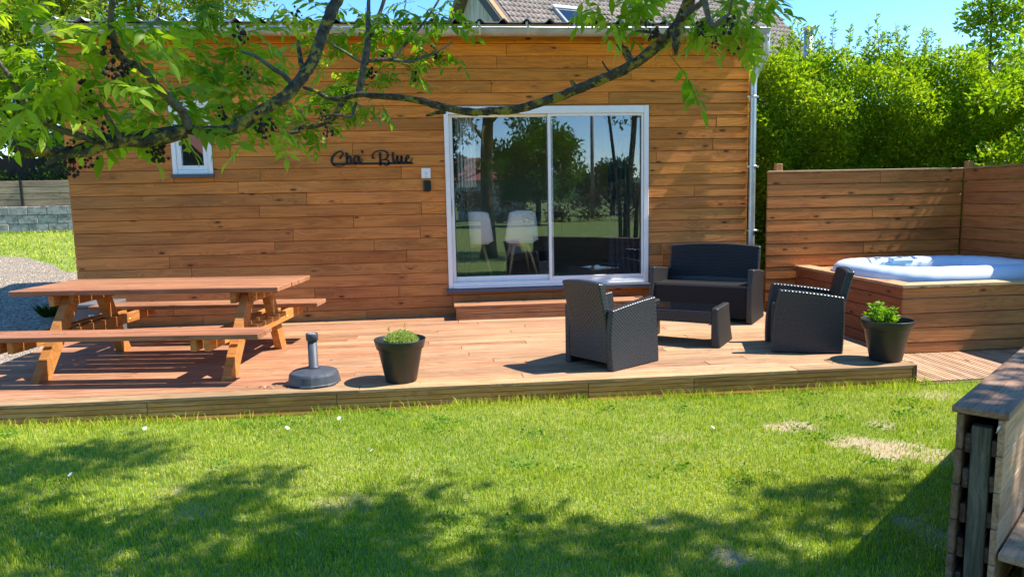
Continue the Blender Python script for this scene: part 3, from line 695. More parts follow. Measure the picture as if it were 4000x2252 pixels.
for (dx, h) in ((-.09, .14), (.03, .17)):
    P = np.array([(dx, 0, .06 + (h - .06) * t_) for t_ in np.linspace(0, 1, 40)]); V, F, T = leaf_cloud(P, rng.normal(0, .5, (40, 3)) + [0, 0, .4], np.full(40, .015), np.full(40, .006)); part('sprig', np_mesh('sprig', V, F, T), M_THYME, th)
hb = thing('mint_plant', 'bright green leafy herb in the pot on the deck corner', 'herb', (3.47, -3.04, .275))
P, D, L_, W_ = [], [], [], []; stems = MB()
for k in range(26):
    a = rnd.uniform(0, 6.28); r0 = rnd.uniform(0, .05); out = rnd.uniform(.02, .11); h = rnd.uniform(.1, .2) - out * .4
    top = (math.cos(a) * (r0 + out), math.sin(a) * (r0 + out), h); base = (math.cos(a) * r0, math.sin(a) * r0, 0)
    stems.tube([base, ((base[0] * .6 + top[0] * .4), (base[1] * .6 + top[1] * .4), h * .55), top], .002, 5)
    for j in range(5):
        t_ = .4 + .6 * j / 4; c = np.array(base) * (1 - t_) + np.array(top) * t_; c[2] = h * t_
        for q in range(4 if j < 4 else 6):
            aa = q * math.pi / 2 + j * .8 + rnd.uniform(-.3, .3); P.append(c); D.append((math.cos(aa), math.sin(aa), rnd.uniform(-.2, .6))); L_.append(rnd.uniform(.035, .055)); W_.append(rnd.uniform(.016, .024))
V, F, T = leaf_cloud(np.array(P), np.array(D), L_, W_); part('foliage', np_mesh('foliage', V, F, T), M_HERB, hb)
part('stem', stems, plain('green_stem', (.15, .28, .04), .6), hb)['kind'] = 'stuff'

# ------------------------------------------------------------------ woven furniture
def woven(Ffun, na, nb, nc, amp=.006, ku=4, kv=3):
    """closed block F(u,v,w) with a basket weave on all sides; na, nb, nc = strands along u, v, w"""
    allV, allF, base = [], [], 0; keys = []
    for fixed, val, (i, j), (ci, cj) in ((0, 0, (1, 2), (nb, nc)), (0, 1, (1, 2), (nb, nc)), (1, 0, (0, 2), (na, nc)), (1, 1, (0, 2), (na, nc)), (2, 0, (0, 1), (na, nb)), (2, 1, (0, 1), (na, nb))):
        ks, kt = (ku, kv) if j == 2 else (ku, ku)
        # one sampling rate per axis so that the sides share their border vertices
        S_ = {0: na * 4, 1: nb * 4, 2: nc * 3}
        ni, nj = S_[i] + 1, S_[j] + 1
        s, t_ = np.meshgrid(np.linspace(0, 1, ni), np.linspace(0, 1, nj), indexing='ij')
        uvw = [None] * 3; uvw[i] = s; uvw[j] = t_; uvw[fixed] = np.full_like(s, val)
        Pp = np.stack(Ffun(*uvw), -1)
        du = np.gradient(Pp, axis=0); dv = np.gradient(Pp, axis=1); Nn = np.cross(du, dv); Nn /= np.linalg.norm(Nn, axis=-1)[..., None] + 1e-12
        sgn = 1 if ((val == 1) ^ (fixed == 1)) else -1
        Nn *= sgn
        row = np.floor(t_ * cj - 1e-6); a = s * ci + .5 * (row % 2); bb = t_ * cj
        h = np.abs(np.sin(math.pi * a)) ** .7 * np.abs(np.sin(math.pi * bb)) ** .7
        edge = np.minimum(np.minimum(s, 1 - s) * (ni - 1), np.minimum(t_, 1 - t_) * (nj - 1)); h = h * np.clip(edge, 0, 1)
        Q = Pp + Nn * (h * amp)[..., None]
        allV.append(Q.reshape(-1, 3)); idx = np.arange(ni * nj).reshape(ni, nj) + base
        f = np.stack([idx[:-1, :-1], idx[1:, :-1], idx[1:, 1:], idx[:-1, 1:]], -1).reshape(-1, 4)
        allF.append(f if sgn == 1 else f[:, ::-1]); base += ni * nj
    V = np.concatenate(allV); F = np.concatenate(allF)
    _, first, inv = np.unique(np.round(V, 5), axis=0, return_index=True, return_inverse=True); inv = inv.ravel()
    return V[first], inv[F]
def wpart(name, parent, Ffun, na, nb, nc, mat=None, amp=.0095):
    V, F = woven(Ffun, na, nb, nc, amp); return part(name, np_mesh(name, V, F), mat or M_RATTAN, parent)
PU, PV = .031, .0165
def seatset(t, Wd, D, arm_f, arm_b, seat, back, arch, lean, navy):
    at_ = .058
    for sx in (-1, 1):
        def arm(u, v, w, sx=sx):
            top = arm_b + (arm_f - arm_b) * u - .02 * (u - .5) ** 2
            z = .004 + w * (top - .004)
            y0 = -D / 2 - .01 * np.sin(math.pi * w); y1 = D / 2 - .045 * w ** 1.5 + .012 * np.sin(math.pi * w)
            x = Wd / 2 - at_ + at_ * v - .012 * np.sin(math.pi * w) * v
            if sx < 0: return -(Wd / 2 - at_ + at_ * (1 - v) - .012 * np.sin(math.pi * w) * (1 - v)), y0 + u * (y1 - y0), z
            return x, y0 + u * (y1 - y0), z
        # u must run along y and v along x for a consistent outward side
        wpart('armrest', t, lambda u, v, w, f=arm: f(v, u, w), 2, round(D / PU), round(arm_f / PV))
    iw_ = Wd - 2 * at_ - .004
    wpart('seat', t, lambda u, v, w: (-iw_ / 2 + u * iw_, -D / 2 + .06 + v * (D - .1), .05 + w * (seat - .05) - .02 * (1 - v) * w), round(iw_ / PU), round(D / PU), round(seat / PV), amp=.004 if navy else .0095)
    def bk(u, v, w):
        z = .06 + w * (back - .06 + arch * (1 - (2 * u - 1) ** 2))
        y = -D / 2 - .012 + v * .06 - lean * np.clip((z - seat * .8) / (back - seat * .8), 0, 2) ** 1.3 + .006
        ww = iw_ + 2 * at_ * .5 * np.clip((z - arm_b + .06) / .12, 0, 1) * (0 if navy else .0)
        return -ww / 2 + u * ww, y, z
    wpart('backrest', t, bk, round(iw_ / PU), 2, round(back / PV))
    if navy:
        n_ = 20; V = []
        for j in range(n_ + 1):
            for i in range(n_ + 1):
                u, w = np.array(i / n_), .50 + .485 * j / n_; p = bk(np.array(.015 + .97 * i / n_), np.array(1.0), np.array(w)); V.append((float(p[0]), float(p[1]) + .007, float(p[2])))
        F = [(j * (n_ + 1) + i, j * (n_ + 1) + i + 1, (j + 1) * (n_ + 1) + i + 1, (j + 1) * (n_ + 1) + i) for j in range(n_) for i in range(n_)]
        part('back_panel', MB().add(V, F, True), M_NAVY, t)
        part('front_panel', MB().cbox(-iw_ / 2, iw_ / 2, D / 2 - .038, D / 2 - .030, .05, seat - .025, .003), M_NAVY, t)
ac = thing('rattan_armchair', 'black rattan armchair with its woven back to the lawn', 'armchair', (1.314, -2.685, 0), R_(-56), 'black rattan terrace furniture')
seatset(ac, .53, .56, .545, .485, .37, .69, .014, .08, False)
ac2 = copy_tree(ac); ac2.matrix_basis = Matrix.Translation((3.097, -2.445, 0)) @ Matrix.Rotation(R_(71.4), 4, 'Z')
ac2['label'] = 'black rattan armchair seen from the side between the loveseat and hot tub'
sf = thing('rattan_loveseat', 'black two-seat rattan bench sofa against the cabin wall', 'loveseat', (2.849, -.745, 0), R_(144.6), 'black rattan terrace furniture')
seatset(sf, 1.13, .61, .575, .51, .40, .775, .03, .08, True)
ct = thing('rattan_coffee_table', 'low black rattan coffee table with a dark glass top', 'coffee table', (2.184, -1.96, 0), R_(144.6), 'black rattan terrace furniture')
for sx in (-1, 1):
    def endp(u, v, w, sx=sx):
        z = .003 + w * .345; fl = .03 * (1 - w) ** 1.6
        x = (.36 - .05 + u * .05 + fl * (u * .8 + .2)) if sx > 0 else -(.36 - .05 + (1 - u) * .05 + fl * ((1 - u) * .8 + .2))
        return x, (-.21 + v * .42) * (1 + .12 * (1 - w)), z
    wpart('end_panel', ct, endp, 2, 14, 21)
for sy in (-1, 1):
    wpart('apron', ct, lambda u, v, w, sy=sy: (-.312 + u * .624, sy * .19 - .015 + v * .03, .22 + w * .1), 20, 1, 6)
part('glass_top', MB().cbox(-.311, .311, -.2, .2, .323, .331, .003), M_BGLASS, ct)

# ------------------------------------------------------------------ fence, tub surround, hot tub
FC = (.50, .18, .047)
fence = thing('privacy_fence', 'corner fence of reddish horizontal boards behind the hot tub', 'fence', (3.73, -.33, -.13))
z = 1.595; k = 0
FP = .138
while z > -.1:
    h = min(FP, z + .13); zc = z - h / 2
    js = [3.728, 6.155] if k % 3 else [3.728, rnd.uniform(4.5, 5.4), 6.155]
    for a, b_ in zip(js[:-1], js[1:]):
        tl = R_(rnd.uniform(.8, 2.4)); plank(fence, ((a + b_) / 2, -.318, zc), (1, 0, 0), (0, math.sin(tl), math.cos(tl)), b_ - a - .003, h - .006, .026, M_FENCE, jit(FC, .15, .05), ch=.009)
    z -= FP; k += 1
plank(fence, (4.942, -.318, 1.607), (1, 0, 0), (0, 1, 0), 2.425, .045, .022, M_FENCE, (.5, .3, .16), 'cap_rail', .003)
for (u, hh, Y) in ((3040, 1.70, -.255), (3784, 1.70, -.255)):
    p = atY(u, 660, Y); plank(fence, (p[0], Y, (hh - .15) / 2), (0, 0, 1), (1, 0, 0), hh + .15, .075, .075, M_FENCE, (.46, .24, .1), 'post', .004)
for (ya, yb, zt) in ((-.333, -1.35, 1.603), (-1.354, -3.3, 1.9)):  # second panel unseen, added taller to throw its shadow on the tub front
    z = zt
    while z > -.1:
        h = min(FP, z + .13); tl = R_(rnd.uniform(.8, 2.2))
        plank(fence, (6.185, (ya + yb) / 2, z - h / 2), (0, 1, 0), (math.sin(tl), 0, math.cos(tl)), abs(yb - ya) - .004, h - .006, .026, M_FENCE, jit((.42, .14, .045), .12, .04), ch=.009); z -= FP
    plank(fence, (6.185, (ya + yb) / 2, zt + .011), (0, 1, 0), (1, 0, 0), abs(yb - ya) - .004, .045, .02, M_FENCE, (.46, .22, .1), 'cap_rail', .003)
for (yy, zt) in ((-1.35, 1.94), (-3.28, 1.94)): plank(fence, (6.242, yy, zt / 2 - .1), (0, 0, 1), (1, 0, 0), zt + .2, .075, .075, M_FENCE, (.4, .2, .09), 'post', .004)
ts = thing('tub_surround', 'timber boxing of brown boards built round the hot tub', 'tub surround', (4.1, -2.35, -.13))
rows = [(.484, .386), (.386, .246), (.246, .112), (.112, -.025), (-.025, -.124)]
for (zt, zb) in rows:
    tl = R_(rnd.uniform(.6, 2.)); plank(ts, (5.115, -2.346, (zt + zb) / 2), (1, 0, 0), (0, math.sin(tl), math.cos(tl)), 2.05, zt - zb - .006, .024, M_FENCE, jit((.44, .185, .062), .15, .05), ch=.008)
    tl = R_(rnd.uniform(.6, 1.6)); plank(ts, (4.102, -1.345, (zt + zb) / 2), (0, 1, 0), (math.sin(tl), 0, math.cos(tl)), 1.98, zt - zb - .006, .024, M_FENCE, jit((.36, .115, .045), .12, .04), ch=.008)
# mitred cap boards
cw = .19
def cap(poly, col):
    o = part('cap_board', MB().prism(poly, .484, .510, 'z'), M_FENCE, ts, Matrix.Translation((-4.1, 2.35, .13)), jit(col, .08)); return o
cap([(4.075, -2.372), (4.075, -.34), (4.075 + cw, -.34), (4.075 + cw, -2.372 + cw)], (.50, .29, .15))
for a, b_ in ((4.079, 5.62), (5.623, 6.15)): cap([(a, -2.374), (b_, -2.374), (b_, -2.372 + cw), (a + (cw if a < 4.1 else 0), -2.372 + cw)], (.54, .36, .19))
part('inner_board', MB().box(4.28, 6.15, -.60, -.34, .47, .482), M_FENCE, ts, Matrix.Translation((-4.1, 2.35, .13)), (.45, .25, .12))
ht = thing('hot_tub', 'inflatable pale blue and white hot tub full of water', 'hot tub', (5.10, -1.40, .1))
TX, TY, EX = .84, .58, 3.4
def sup(a, kx, ky):
    c_, s_ = math.cos(a), math.sin(a); return (kx * math.copysign(abs(c_) ** (2 / EX), c_), ky * math.copysign(abs(s_) ** (2 / EX), s_))
n = 96; V = []; K = 14
for k in range(n):
    a = 2 * math.pi * k / n; bulge = 1 + .035 * abs(math.sin(a * 12))
    for j in range(K):
        q = 2 * math.pi * j / K; rr = .112 * bulge; off = rr * 1.1 * math.cos(q); x, y = sup(a, TX + off, TY + off); V.append((x, y, .412 + rr * math.sin(q)))
F = [(k * K + j, ((k + 1) % n) * K + j, ((k + 1) % n) * K + (j + 1) % K, k * K + (j + 1) % K) for k in range(n) for j in range(K)]
part('rim', MB().add(V, F, True), M_SPA, ht)
V = []
for k in range(n):
    a = 2 * math.pi * k / n
    for (o, zz) in ((-.09, .42), (-.10, .3), (-.12, .05)): x, y = sup(a, TX + o, TY + o); V.append((x, y, zz))
F = [(k * 3 + j, ((k + 1) % n) * 3 + j, ((k + 1) % n) * 3 + j + 1, k * 3 + j + 1) for k in range(n) for j in range(2)]
part('liner', MB().add(V, F, True), M_SPAIN, ht)
V = []
for k in range(n):
    a = 2 * math.pi * k / n
    for (o, zz) in ((.09, .42), (.1, .3), (.1, -.2)): x, y = sup(a, TX + o, TY + o); V.append((x, y, zz))
part('outer_wall', MB().add(V, [(k * 3 + j, k * 3 + j + 1, ((k + 1) % n) * 3 + j + 1, ((k + 1) % n) * 3 + j) for k in range(n) for j in range(2)], True), M_SPA, ht)
V = [(*sup(2 * math.pi * k / n, TX - .102, TY - .102), .385) for k in range(n)]
part('water', MB().add(V, [tuple(range(n))]), mat_water(), ht)
hr = MB(); hr.cbox(-.12, .12, -.05, .06, .5, .555, .025); part('headrest', hr, M_SPAIN, ht, Matrix.Translation((-.12, .53, -.02)) @ Matrix.Rotation(R_(12), 4, 'X'))

# ------------------------------------------------------------------ bench in the foreground
OB = Vector((1.778, -6.087, 0)); dB = Vector((math.cos(R_(40.2)), math.sin(R_(40.2)), 0)); nB = Vector((dB.y, -dB.x, 0))
bench = thing('wooden_bench', 'weathered brown timber bench backrest with a wide top board', 'bench', (OB.x, OB.y, -.15), R_(40.2))
def bp(a, c, z): return OB + dB * a + nB * c + Vector((0, 0, z))
BC = (.19, .115, .07); BD = (.08, .052, .036)  # aged ends plus their shade, both put into these dark colours
LB = 3.0
plank(bench, bp(LB / 2, .085, .568), dB, -nB, LB, .178, .025, M_OLD, (.30, .175, .11), 'top_board', .003)
zt = .552; k = 0
while zt > -.13:
    h = .136; zb = max(zt - h, -.14)
    plank(bench, bp(LB / 2 + .012 - .001 * k, .022 - .002 * k, (zt + zb) / 2), dB, Vector((0, 0, 1)), LB, zt - zb - .004, .022, M_OLD, jit(BC, .12), 'back_plank', .003)
    plank(bench, bp(LB / 2 + .034, .046 - .002 * k, (zt + zb) / 2 - .045), dB, Vector((0, 0, 1)), LB, .075, .022, M_OLD, jit(BD, .12), 'batten', .003)
    plank(bench, bp(LB / 2 + .010 - .001 * k, .152 - .001 * k, (zt + zb) / 2), dB, Vector((0, 0, 1)), LB, zt - zb - .003, .022, M_OLD, jit((.42, .26, .16), .1), 'seat_back_plank', .003)
    plank(bench, bp(LB / 2 + .034, .130 - .001 * k, (zt + zb) / 2 - .05), dB, Vector((0, 0, 1)), LB, .06, .02, M_OLD, jit(BD, .12), 'batten', .003)
    zt -= h; k += 1
for a in (.05, 1.3, 2.6): plank(bench, bp(a, .088, .18), Vector((0, 0, 1)), nB, .66, .062, .045, M_OLD, (.085, .085, .06), 'post', .003)
for i in range(3): plank(bench, bp(LB / 2 + .0, .165 + .145 * (i + .5), .05), dB, -nB, LB, .14, .028, M_OLD, jit((.40, .27, .18), .1), 'seat_plank', .003)
plank(bench, bp(LB / 2, .57, -.04), dB, Vector((0, 0, 1)), LB, .15, .022, M_OLD, jit(BC, .1), 'apron_plank', .003)
for a in (.1, 1.4, 2.7): plank(bench, bp(a, .38, -.06), Vector((0, 0, 1)), nB, .19, .3, .04, M_OLD, BD, 'seat_support', .003)
part('screw', MB().tube([bp(-.003, .147, .535), bp(-.004, .139, .505)], [.004, .0015], 8), M_ZINC, bench, wmat(bench).inverted())

# ------------------------------------------------------------------ small things behind the table
gb_ = tag(obj('storage_box', MB().cbox(-3.95, -3.5, -.72, -.36, 0, .33, .012), plain('grey_box_plastic', (.10, .105, .11), .5, .1)), 'grey plastic box with a white sticker behind the picnic table', 'storage box')
part('lid', MB().cbox(-3.96, -3.49, -.73, -.35, .331, .37, .01), plain('grey_lid_plastic', (.12, .125, .13), .5, .1), gb_)
part('sticker', MB().box(-3.72, -3.60, -.7225, -.7205, .2, .255), plain('white_sticker', (.75, .8, .85), .4), gb_)
part('sticker_print', MB().lathe([(.024, 0), (0, .0005)], 20), plain('blue_print', (.1, .35, .6), .4), gb_, Matrix.Translation((-3.69, -.7228, .227)) @ Matrix.Rotation(R_(90), 4, 'X'))
# ------------------------------------------------------------------ inside the cabin
FLZ = .384
def dining_chair(label, loc, rz):
    t = thing('dining_chair', label, 'chair', loc, rz, 'white shell chairs seen through the glass')
    # shell: seat curving up into the back, seen from behind (back towards -Y)
    V = []; nu, nv = 15, 17
    for j in range(nv):
        w = j / (nv - 1)
        for i in range(nu):
            u = 2 * i / (nu - 1) - 1
            if w < .45: q = w / .45; y = .20 - .36 * q; z = .42 - .015 * math.sin(q * math.pi); wd = .205 + .01 * q
            else: q = (w - .45) / .55; y = -.16 - .07 * q - .02 * math.sin(q * math.pi); z = .42 + .40 * q; wd = .215 - .05 * q ** 1.5
            rise = .05 * u * u * (1 if w < .45 else (1 - .4 * q)); cz = -.025 * u ** 4 * (w > .9)
            V.append((u * wd, y + (.05 * u * u if w > .45 else 0), z + (rise if w < .55 else 0) + cz))
    F = [(j * nu + i, j * nu + i + 1, (j + 1) * nu + i + 1, (j + 1) * nu + i) for j in range(nv - 1) for i in range(nu - 1)]
    n0 = len(V); V2 = V + [(x * .97, y + .012, z + .012) for x, y, z in V]
    F2 = F + [(d + n0, c + n0, b + n0, a + n0) for a, b, c, d in F]
    for i in range(nu - 1): F2 += [(i, n0 + i, n0 + i + 1, i + 1), ((nv - 1) * nu + i, (nv - 1) * nu + i + 1, n0 + (nv - 1) * nu + i + 1, n0 + (nv - 1) * nu + i)]
    for j in range(nv - 1): F2 += [(j * nu, (j + 1) * nu, n0 + (j + 1) * nu, n0 + j * nu), (j * nu + nu - 1, n0 + j * nu + nu - 1, n0 + (j + 1) * nu + nu - 1, (j + 1) * nu + nu - 1)]
    part('shell', MB().add(V2, F2, True), M_SHELL, t)
    part('seat_pad', MB().cbox(-.16, .16, -.13, .17, .425, .45, .012), M_SHELL, t)
    for sx in (-1, 1):
        for sy in (-1, 1):
            part('leg', MB().tube([(sx * .085, sy * .085, .41), (sx * .19, sy * .19 + .0, 0)], [.022, .012], 8), M_OAK, t)
    part('leg_frame', MB().cbox(-.1, .1, -.1, .1, .385, .415, .006), M_OAK, t); return t
p1, p2 = atY(1859, 1068, .75), atY(2022, 1064, .75)
dining_chair('white shell chair with wooden legs beside the navy curtain', (p1[0], .48, FLZ), R_(-4))
dining_chair('white shell chair with wooden legs next to the sash bar', (p2[0], .52, FLZ), R_(9))
dt = thing('dining_table', 'dining table with a pale wooden edge behind the white chairs', 'table', (.75, 1.35, FLZ))
part('tabletop', MB().cbox(-.62, .62, -.38, .38, .635, .66, .004), M_OAK, dt)
for sx in (-1, 1):
    for sy in (-1, 1): part('leg', MB().tube([(sx * .55, sy * .32, .635), (sx * .57, sy * .34, 0)], .022, 8), M_INTD, dt)
def curtain(name, label, x0, x1, y, z0, z1, mat, taper=0):
    b = MB(); n = 60; V = []
    for j in range(8):
        w = j / 7
        for i in range(n + 1):
            u = i / n; x = x0 + (x1 - x0) * u * (1 - taper * w); V.append((x, y + .025 * math.sin(u * 38 + .4 * w) + .008 * math.sin(u * 91), z0 + (z1 - z0) * w))
    tag(obj(name, MB().add(V, [(j * (n + 1) + i, j * (n + 1) + i + 1, (j + 1) * (n + 1) + i + 1, (j + 1) * (n + 1) + i) for j in range(7) for i in range(n)], True), mat), label, 'curtain')
curtain('curtain', 'navy curtain hanging at the chair side of the sliding door', .1, .30, .16, FLZ + .01, 2.4, M_CURT, .55)
curtain('curtain', 'navy curtain hanging at the sofa side of the sliding door', 1.95, 2.38, .16, FLZ + .01, 2.4, M_CURT, .3)
curtain('net_curtain', 'pleated white net curtain behind the upper left glass', .13, .36, .13, 1.5, 2.4, M_LINEN)
cb = tag(obj('sideboard', MB().cbox(1.3, 2.6, 2.3, 2.8, FLZ + .002, FLZ + .75, .006), M_INTD), 'dark low sideboard at the back of the room', 'sideboard')
for k in range(3): part('door', MB().cbox(1.31 + k * .43, 1.72 + k * .43, 2.28, 2.299, FLZ + .05, FLZ + .72, .003), M_INTD, cb)

# ------------------------------------------------------------------ neighbour house
def tiles(parent, O, e, dn, rows, cols, keep, mat, tw_=.30, th_=.335, stuff=False):
    """pantiles on the plane O + s e + t dn"""
    e, dn = Vector(e).normalized(), Vector(dn).normalized(); up = e.cross(dn).normalized()
    if up.z < 0: up = -up
    prof = []
    for w in range(2):
        for (a, h) in ((0, 0), (.03, .004), (.07, .0), (.09, .012), (.115, .028), (.135, .028), (.148, .012)): prof.append((w * .15 + a, h))
    prof.append((.302, .0))
    n = len(prof); v = [(x, 0, z) for x, z in prof] + [(x, th_ + .05, z + .022) for x, z in prof] + [(x, th_ + .05, z - .004) for x, z in prof]
    f = [(i, i + 1, n + i + 1, n + i) for i in range(n - 1)] + [(n + i, n + i + 1, 2 * n + i + 1, 2 * n + i) for i in range(n - 1)]
    me = MB().add(v, f).mesh('tile'); me.materials.append(mat); me.polygons.foreach_set('use_smooth', [True] * (n - 1) + [False] * (n - 1))
    big = MB(); cnt = 0
    for r in range(*rows):
        for c in range(*cols):
            s, t_ = c * tw_ + rnd.uniform(-.004, .004), r * th_ + rnd.uniform(-.006, .006)
            k = keep(s, t_)
            if not k: continue
            M = frame(Vector(O) + e * s + dn * t_ + up * .01, e, dn)
            if M.col[2].xyz.dot(up) < 0: M = M @ Matrix.Diagonal((1, 1, -1, 1))
            if k == 2 or stuff: big.add([tuple(M @ Vector(p)) for p in v], f)
            else: obj('tile', me, None, parent, M, jit((1, 1, 1), .16, .05)); cnt += 1
    if big.v:
        o = obj('roof_tiles', big, mat, parent, color=(1, 1, 1)); o['kind'] = 'stuff'
    return cnt
def mat_tile(name, c0, c1, lich):
    m, t, b = mk(name); L = t.links.new; tc = N(t, 'ShaderNodeTexCoord'); oi = N(t, 'ShaderNodeObjectInfo')
    ad = N(t, 'ShaderNodeVectorMath', operation='MULTIPLY_ADD', i_1=(40., 40., 40.)); L(oi.outputs['Random'], ad.inputs[0]); L(tc.outputs['Object'], ad.inputs[2])
    n = N(t, 'ShaderNodeTexNoise', i_Scale=9., i_Detail=8., i_Roughness=.7); L(ad.outputs[0], n.inputs['Vector'])
    r = ramp(t, [(.3, c0), (.7, c1)]); L(n.outputs[0], r.inputs[0])
    n2 = N(t, 'ShaderNodeTexNoise', i_Scale=22., i_Detail=5.); L(ad.outputs[0], n2.inputs['Vector'])
    r2 = ramp(t, [(.56, (0, 0, 0)), (.64, (.6, .6, .6))]); L(n2.outputs[0], r2.inputs[0])
    c = mul(t, mul(t, r.outputs[0], oi.outputs['Color']), lich, r2.outputs[0], 'MIX')
    L(c, b.inputs['Base Color']); b.inputs['Roughness'].default_value = .85; return m
M_TILE = mat_tile('brown_tile', (.15, .115, .09), (.29, .225, .18), (.42, .39, .34))
M_TILEO = mat_tile('lichen_tile', (.26, .17, .10), (.42, .24, .08), (.55, .33, .06))
def mat_render():
    m, t, b = mk('stained_render'); L = t.links.new; tc = N(t, 'ShaderNodeTexCoord'); mp = N(t, 'ShaderNodeMapping'); mp.inputs['Scale'].default_value = (5, 5, .5); L(tc.outputs['Object'], mp.inputs[0])
    n = N(t, 'ShaderNodeTexNoise', i_Scale=1.6, i_Detail=9., i_Roughness=.7); L(mp.outputs[0], n.inputs['Vector'])
    r = ramp(t, [(.35, (.22, .21, .19)), (.5, (.42, .40, .35)), (.65, (.55, .53, .47))]); L(n.outputs[0], r.inputs[0]); L(r.outputs[0], b.inputs['Base Color']); b.inputs['Roughness'].default_value = .9; return m
M_RENDER = mat_render()
def rayD(u, v, D): d = _ray(u, v); return CAM + d / np.linalg.norm(d) * D
AP = Vector(rayD(1817, -117, 23)); EA = R_(18.3)
eH = Vector((math.cos(EA), math.sin(EA), 0)); gH = Vector((-math.sin(EA), math.cos(EA), 0)); PIT = R_(37)
dnF = (-gH * math.cos(PIT) - Vector((0, 0, 1)) * math.sin(PIT)); dnB = (gH * math.cos(PIT) - Vector((0, 0, 1)) * math.sin(PIT))
upF = eH.cross(dnF); upF = upF if upF.z > 0 else -upF
def onroof(u, v):
    d = Vector(_ray(u, v)); c = Vector(CAM); t_ = (AP - c).dot(upF) / d.dot(upF); p = c + d * t_ - AP; return p.dot(eH), p.dot(dnF)
(r0s, r0t), (r1s, r1t) = onroof(3017, 39), onroof(3138, 169)
def sR(t_): return r0s + (t_ - r0t) * (r1s - r0s) / (r1t - r0t)
house = thing('tiled_house', 'house with brown tiled roof and stained grey gable behind the cabin', 'house', (AP.x, AP.y, 0))
LS = 6.3                                                        # slope length
def P3(s, t_, lift=0): return AP + eH * s + dnF * t_ + upF * lift
def proj(p):
    d = (np.array(p) - CAM) @ RC; return 2000 + FPX * d[0] / d[1], 1126 - FPX * d[2] / d[1]
def keep_t(s, t_):
    if t_ > LS - .3 or s + .3 > sR(t_) or s < 0: return 0
    u, v = proj(P3(s, t_)); return 1 if (-50 < v < 255 and u > 1850) else 2
slab = MB(); sr0, srL = sR(0), sR(LS)
slab.add([P3(0, 0), P3(sr0, 0), P3(srL, LS), P3(0, LS), P3(0, 0, -.12), P3(sr0, 0, -.12), P3(srL, LS, -.12), P3(0, LS, -.12)], [(0, 1, 2, 3), (7, 6, 5, 4), (0, 4, 5, 1), (1, 5, 6, 2), (2, 6, 7, 3), (3, 7, 4, 0)])
B3 = lambda s, t_, l=0: AP + eH * s + dnB * t_ + Vector((0, 0, l))
slab2 = MB().add([B3(0, 0), B3(sr0, 0), B3(sr0, LS), B3(0, LS), B3(0, 0, -.15), B3(sr0, 0, -.15), B3(sr0, LS, -.15), B3(0, LS, -.15)], [(3, 2, 1, 0), (4, 5, 6, 7), (1, 5, 4, 0), (2, 6, 5, 1), (3, 7, 6, 2), (0, 4, 7, 3)])
M_SLAB = plain('roof_underlay', (.12, .09, .075), .9)
rf = part('roof', slab, M_SLAB, house, wmat(house).inverted()); part('back_slope', slab2, plain('back_slope_tiles', (.2, .13, .1), .9, .3, 4), house, wmat(house).inverted())
hipend = MB().add([P3(sr0, 0), P3(srL, LS), AP + eH * srL + dnB * LS], [(0, 1, 2)]); part('hip', hipend, M_SLAB, house, wmat(house).inverted())
NT = tiles(rf, AP, eH, dnF, (0, 19), (1, 75), keep_t, M_TILE)
for r in range(19):                                              # lichen-covered verge tiles
    t_ = r * .335; k = keep_t(.0, t_)
    if k: plank(rf, P3(.06, t_ + .19, .03), eH, dnF, .14, .36, .03, M_TILEO, jit((1, 1, 1), .15), 'verge_tile', .01)
part('bargeboard', MB().add([P3(-.06, 0, .02), P3(.0, 0, .02), P3(0, LS, .02), P3(-.06, LS, .02), P3(-.06, 0, -.22), P3(0, 0, -.22), P3(0, LS, -.22), P3(-.06, LS, -.22)], [(0, 1, 2, 3), (7, 6, 5, 4), (0, 4, 5, 1), (1, 5, 6, 2), (2, 6, 7, 3), (3, 7, 4, 0)]), plain('dark_bargeboard', (.03, .028, .026), .7), house, wmat(house).inverted())
part('rake_board', MB().add([B3(-.06, 0, .02), B3(.3, 0, .02), B3(.3, LS, .02), B3(-.06, LS, .02), B3(-.06, 0, -.2), B3(.3, 0, -.2), B3(.3, LS, -.2), B3(-.06, LS, -.2)], [(3, 2, 1, 0), (4, 5, 6, 7), (1, 5, 4, 0), (2, 6, 5, 1), (3, 7, 6, 2), (0, 4, 7, 3)]), plain('brown_rake', (.16, .11, .08), .8, .3, 9), house, wmat(house).inverted())
w0, w1 = P3(.3, LS - .4), B3(.3, LS - .4); gb = AP + eH * .3
part('wall', MB().add([gb - Vector((0, 0, .2)), w0 - Vector((0, 0, .2)), Vector((w0.x, w0.y, 0)), Vector((w1.x, w1.y, 0)), w1 - Vector((0, 0, .2))], [(0, 1, 2, 3, 4)]), M_RENDER, house, wmat(house).inverted())
w2 = P3(srL - .4, LS - .4); w3 = B3(srL - .4, LS - .4)
part('wall', MB().add([w0 - Vector((0, 0, .2)), w2 - Vector((0, 0, .2)), Vector((w2.x, w2.y, 0)), Vector((w0.x, w0.y, 0)), w3 - Vector((0, 0, .2)), Vector((w3.x, w3.y, 0))], [(0, 1, 2, 3), (1, 4, 5, 2)]), M_RENDER, house, wmat(house).inverted())
s0, t0 = onroof(2205, 45); s1, t1 = onroof(2262, 112)
def skyl(u, v): s, t_ = onroof(u, v); return s, t_
sa, ta = skyl(2158, 44); sb, tb = skyl(2250, 50)
Lw = abs(sb - sa); sk = MB(); Mx = frame(P3((sa + sb) / 2, ta + .5, .1), eH, dnF)
if Mx.col[2].xyz.dot(upF) < 0: Mx = Mx @ Matrix.Diagonal((1, 1, -1, 1))
sk = part('skylight', MB().cbox(-Lw / 2, Lw / 2, -.55, .55, -.1, .02, .01), plain('skylight_frame', (.30, .31, .31), .4), rf, wmat(rf).inverted() @ Mx)
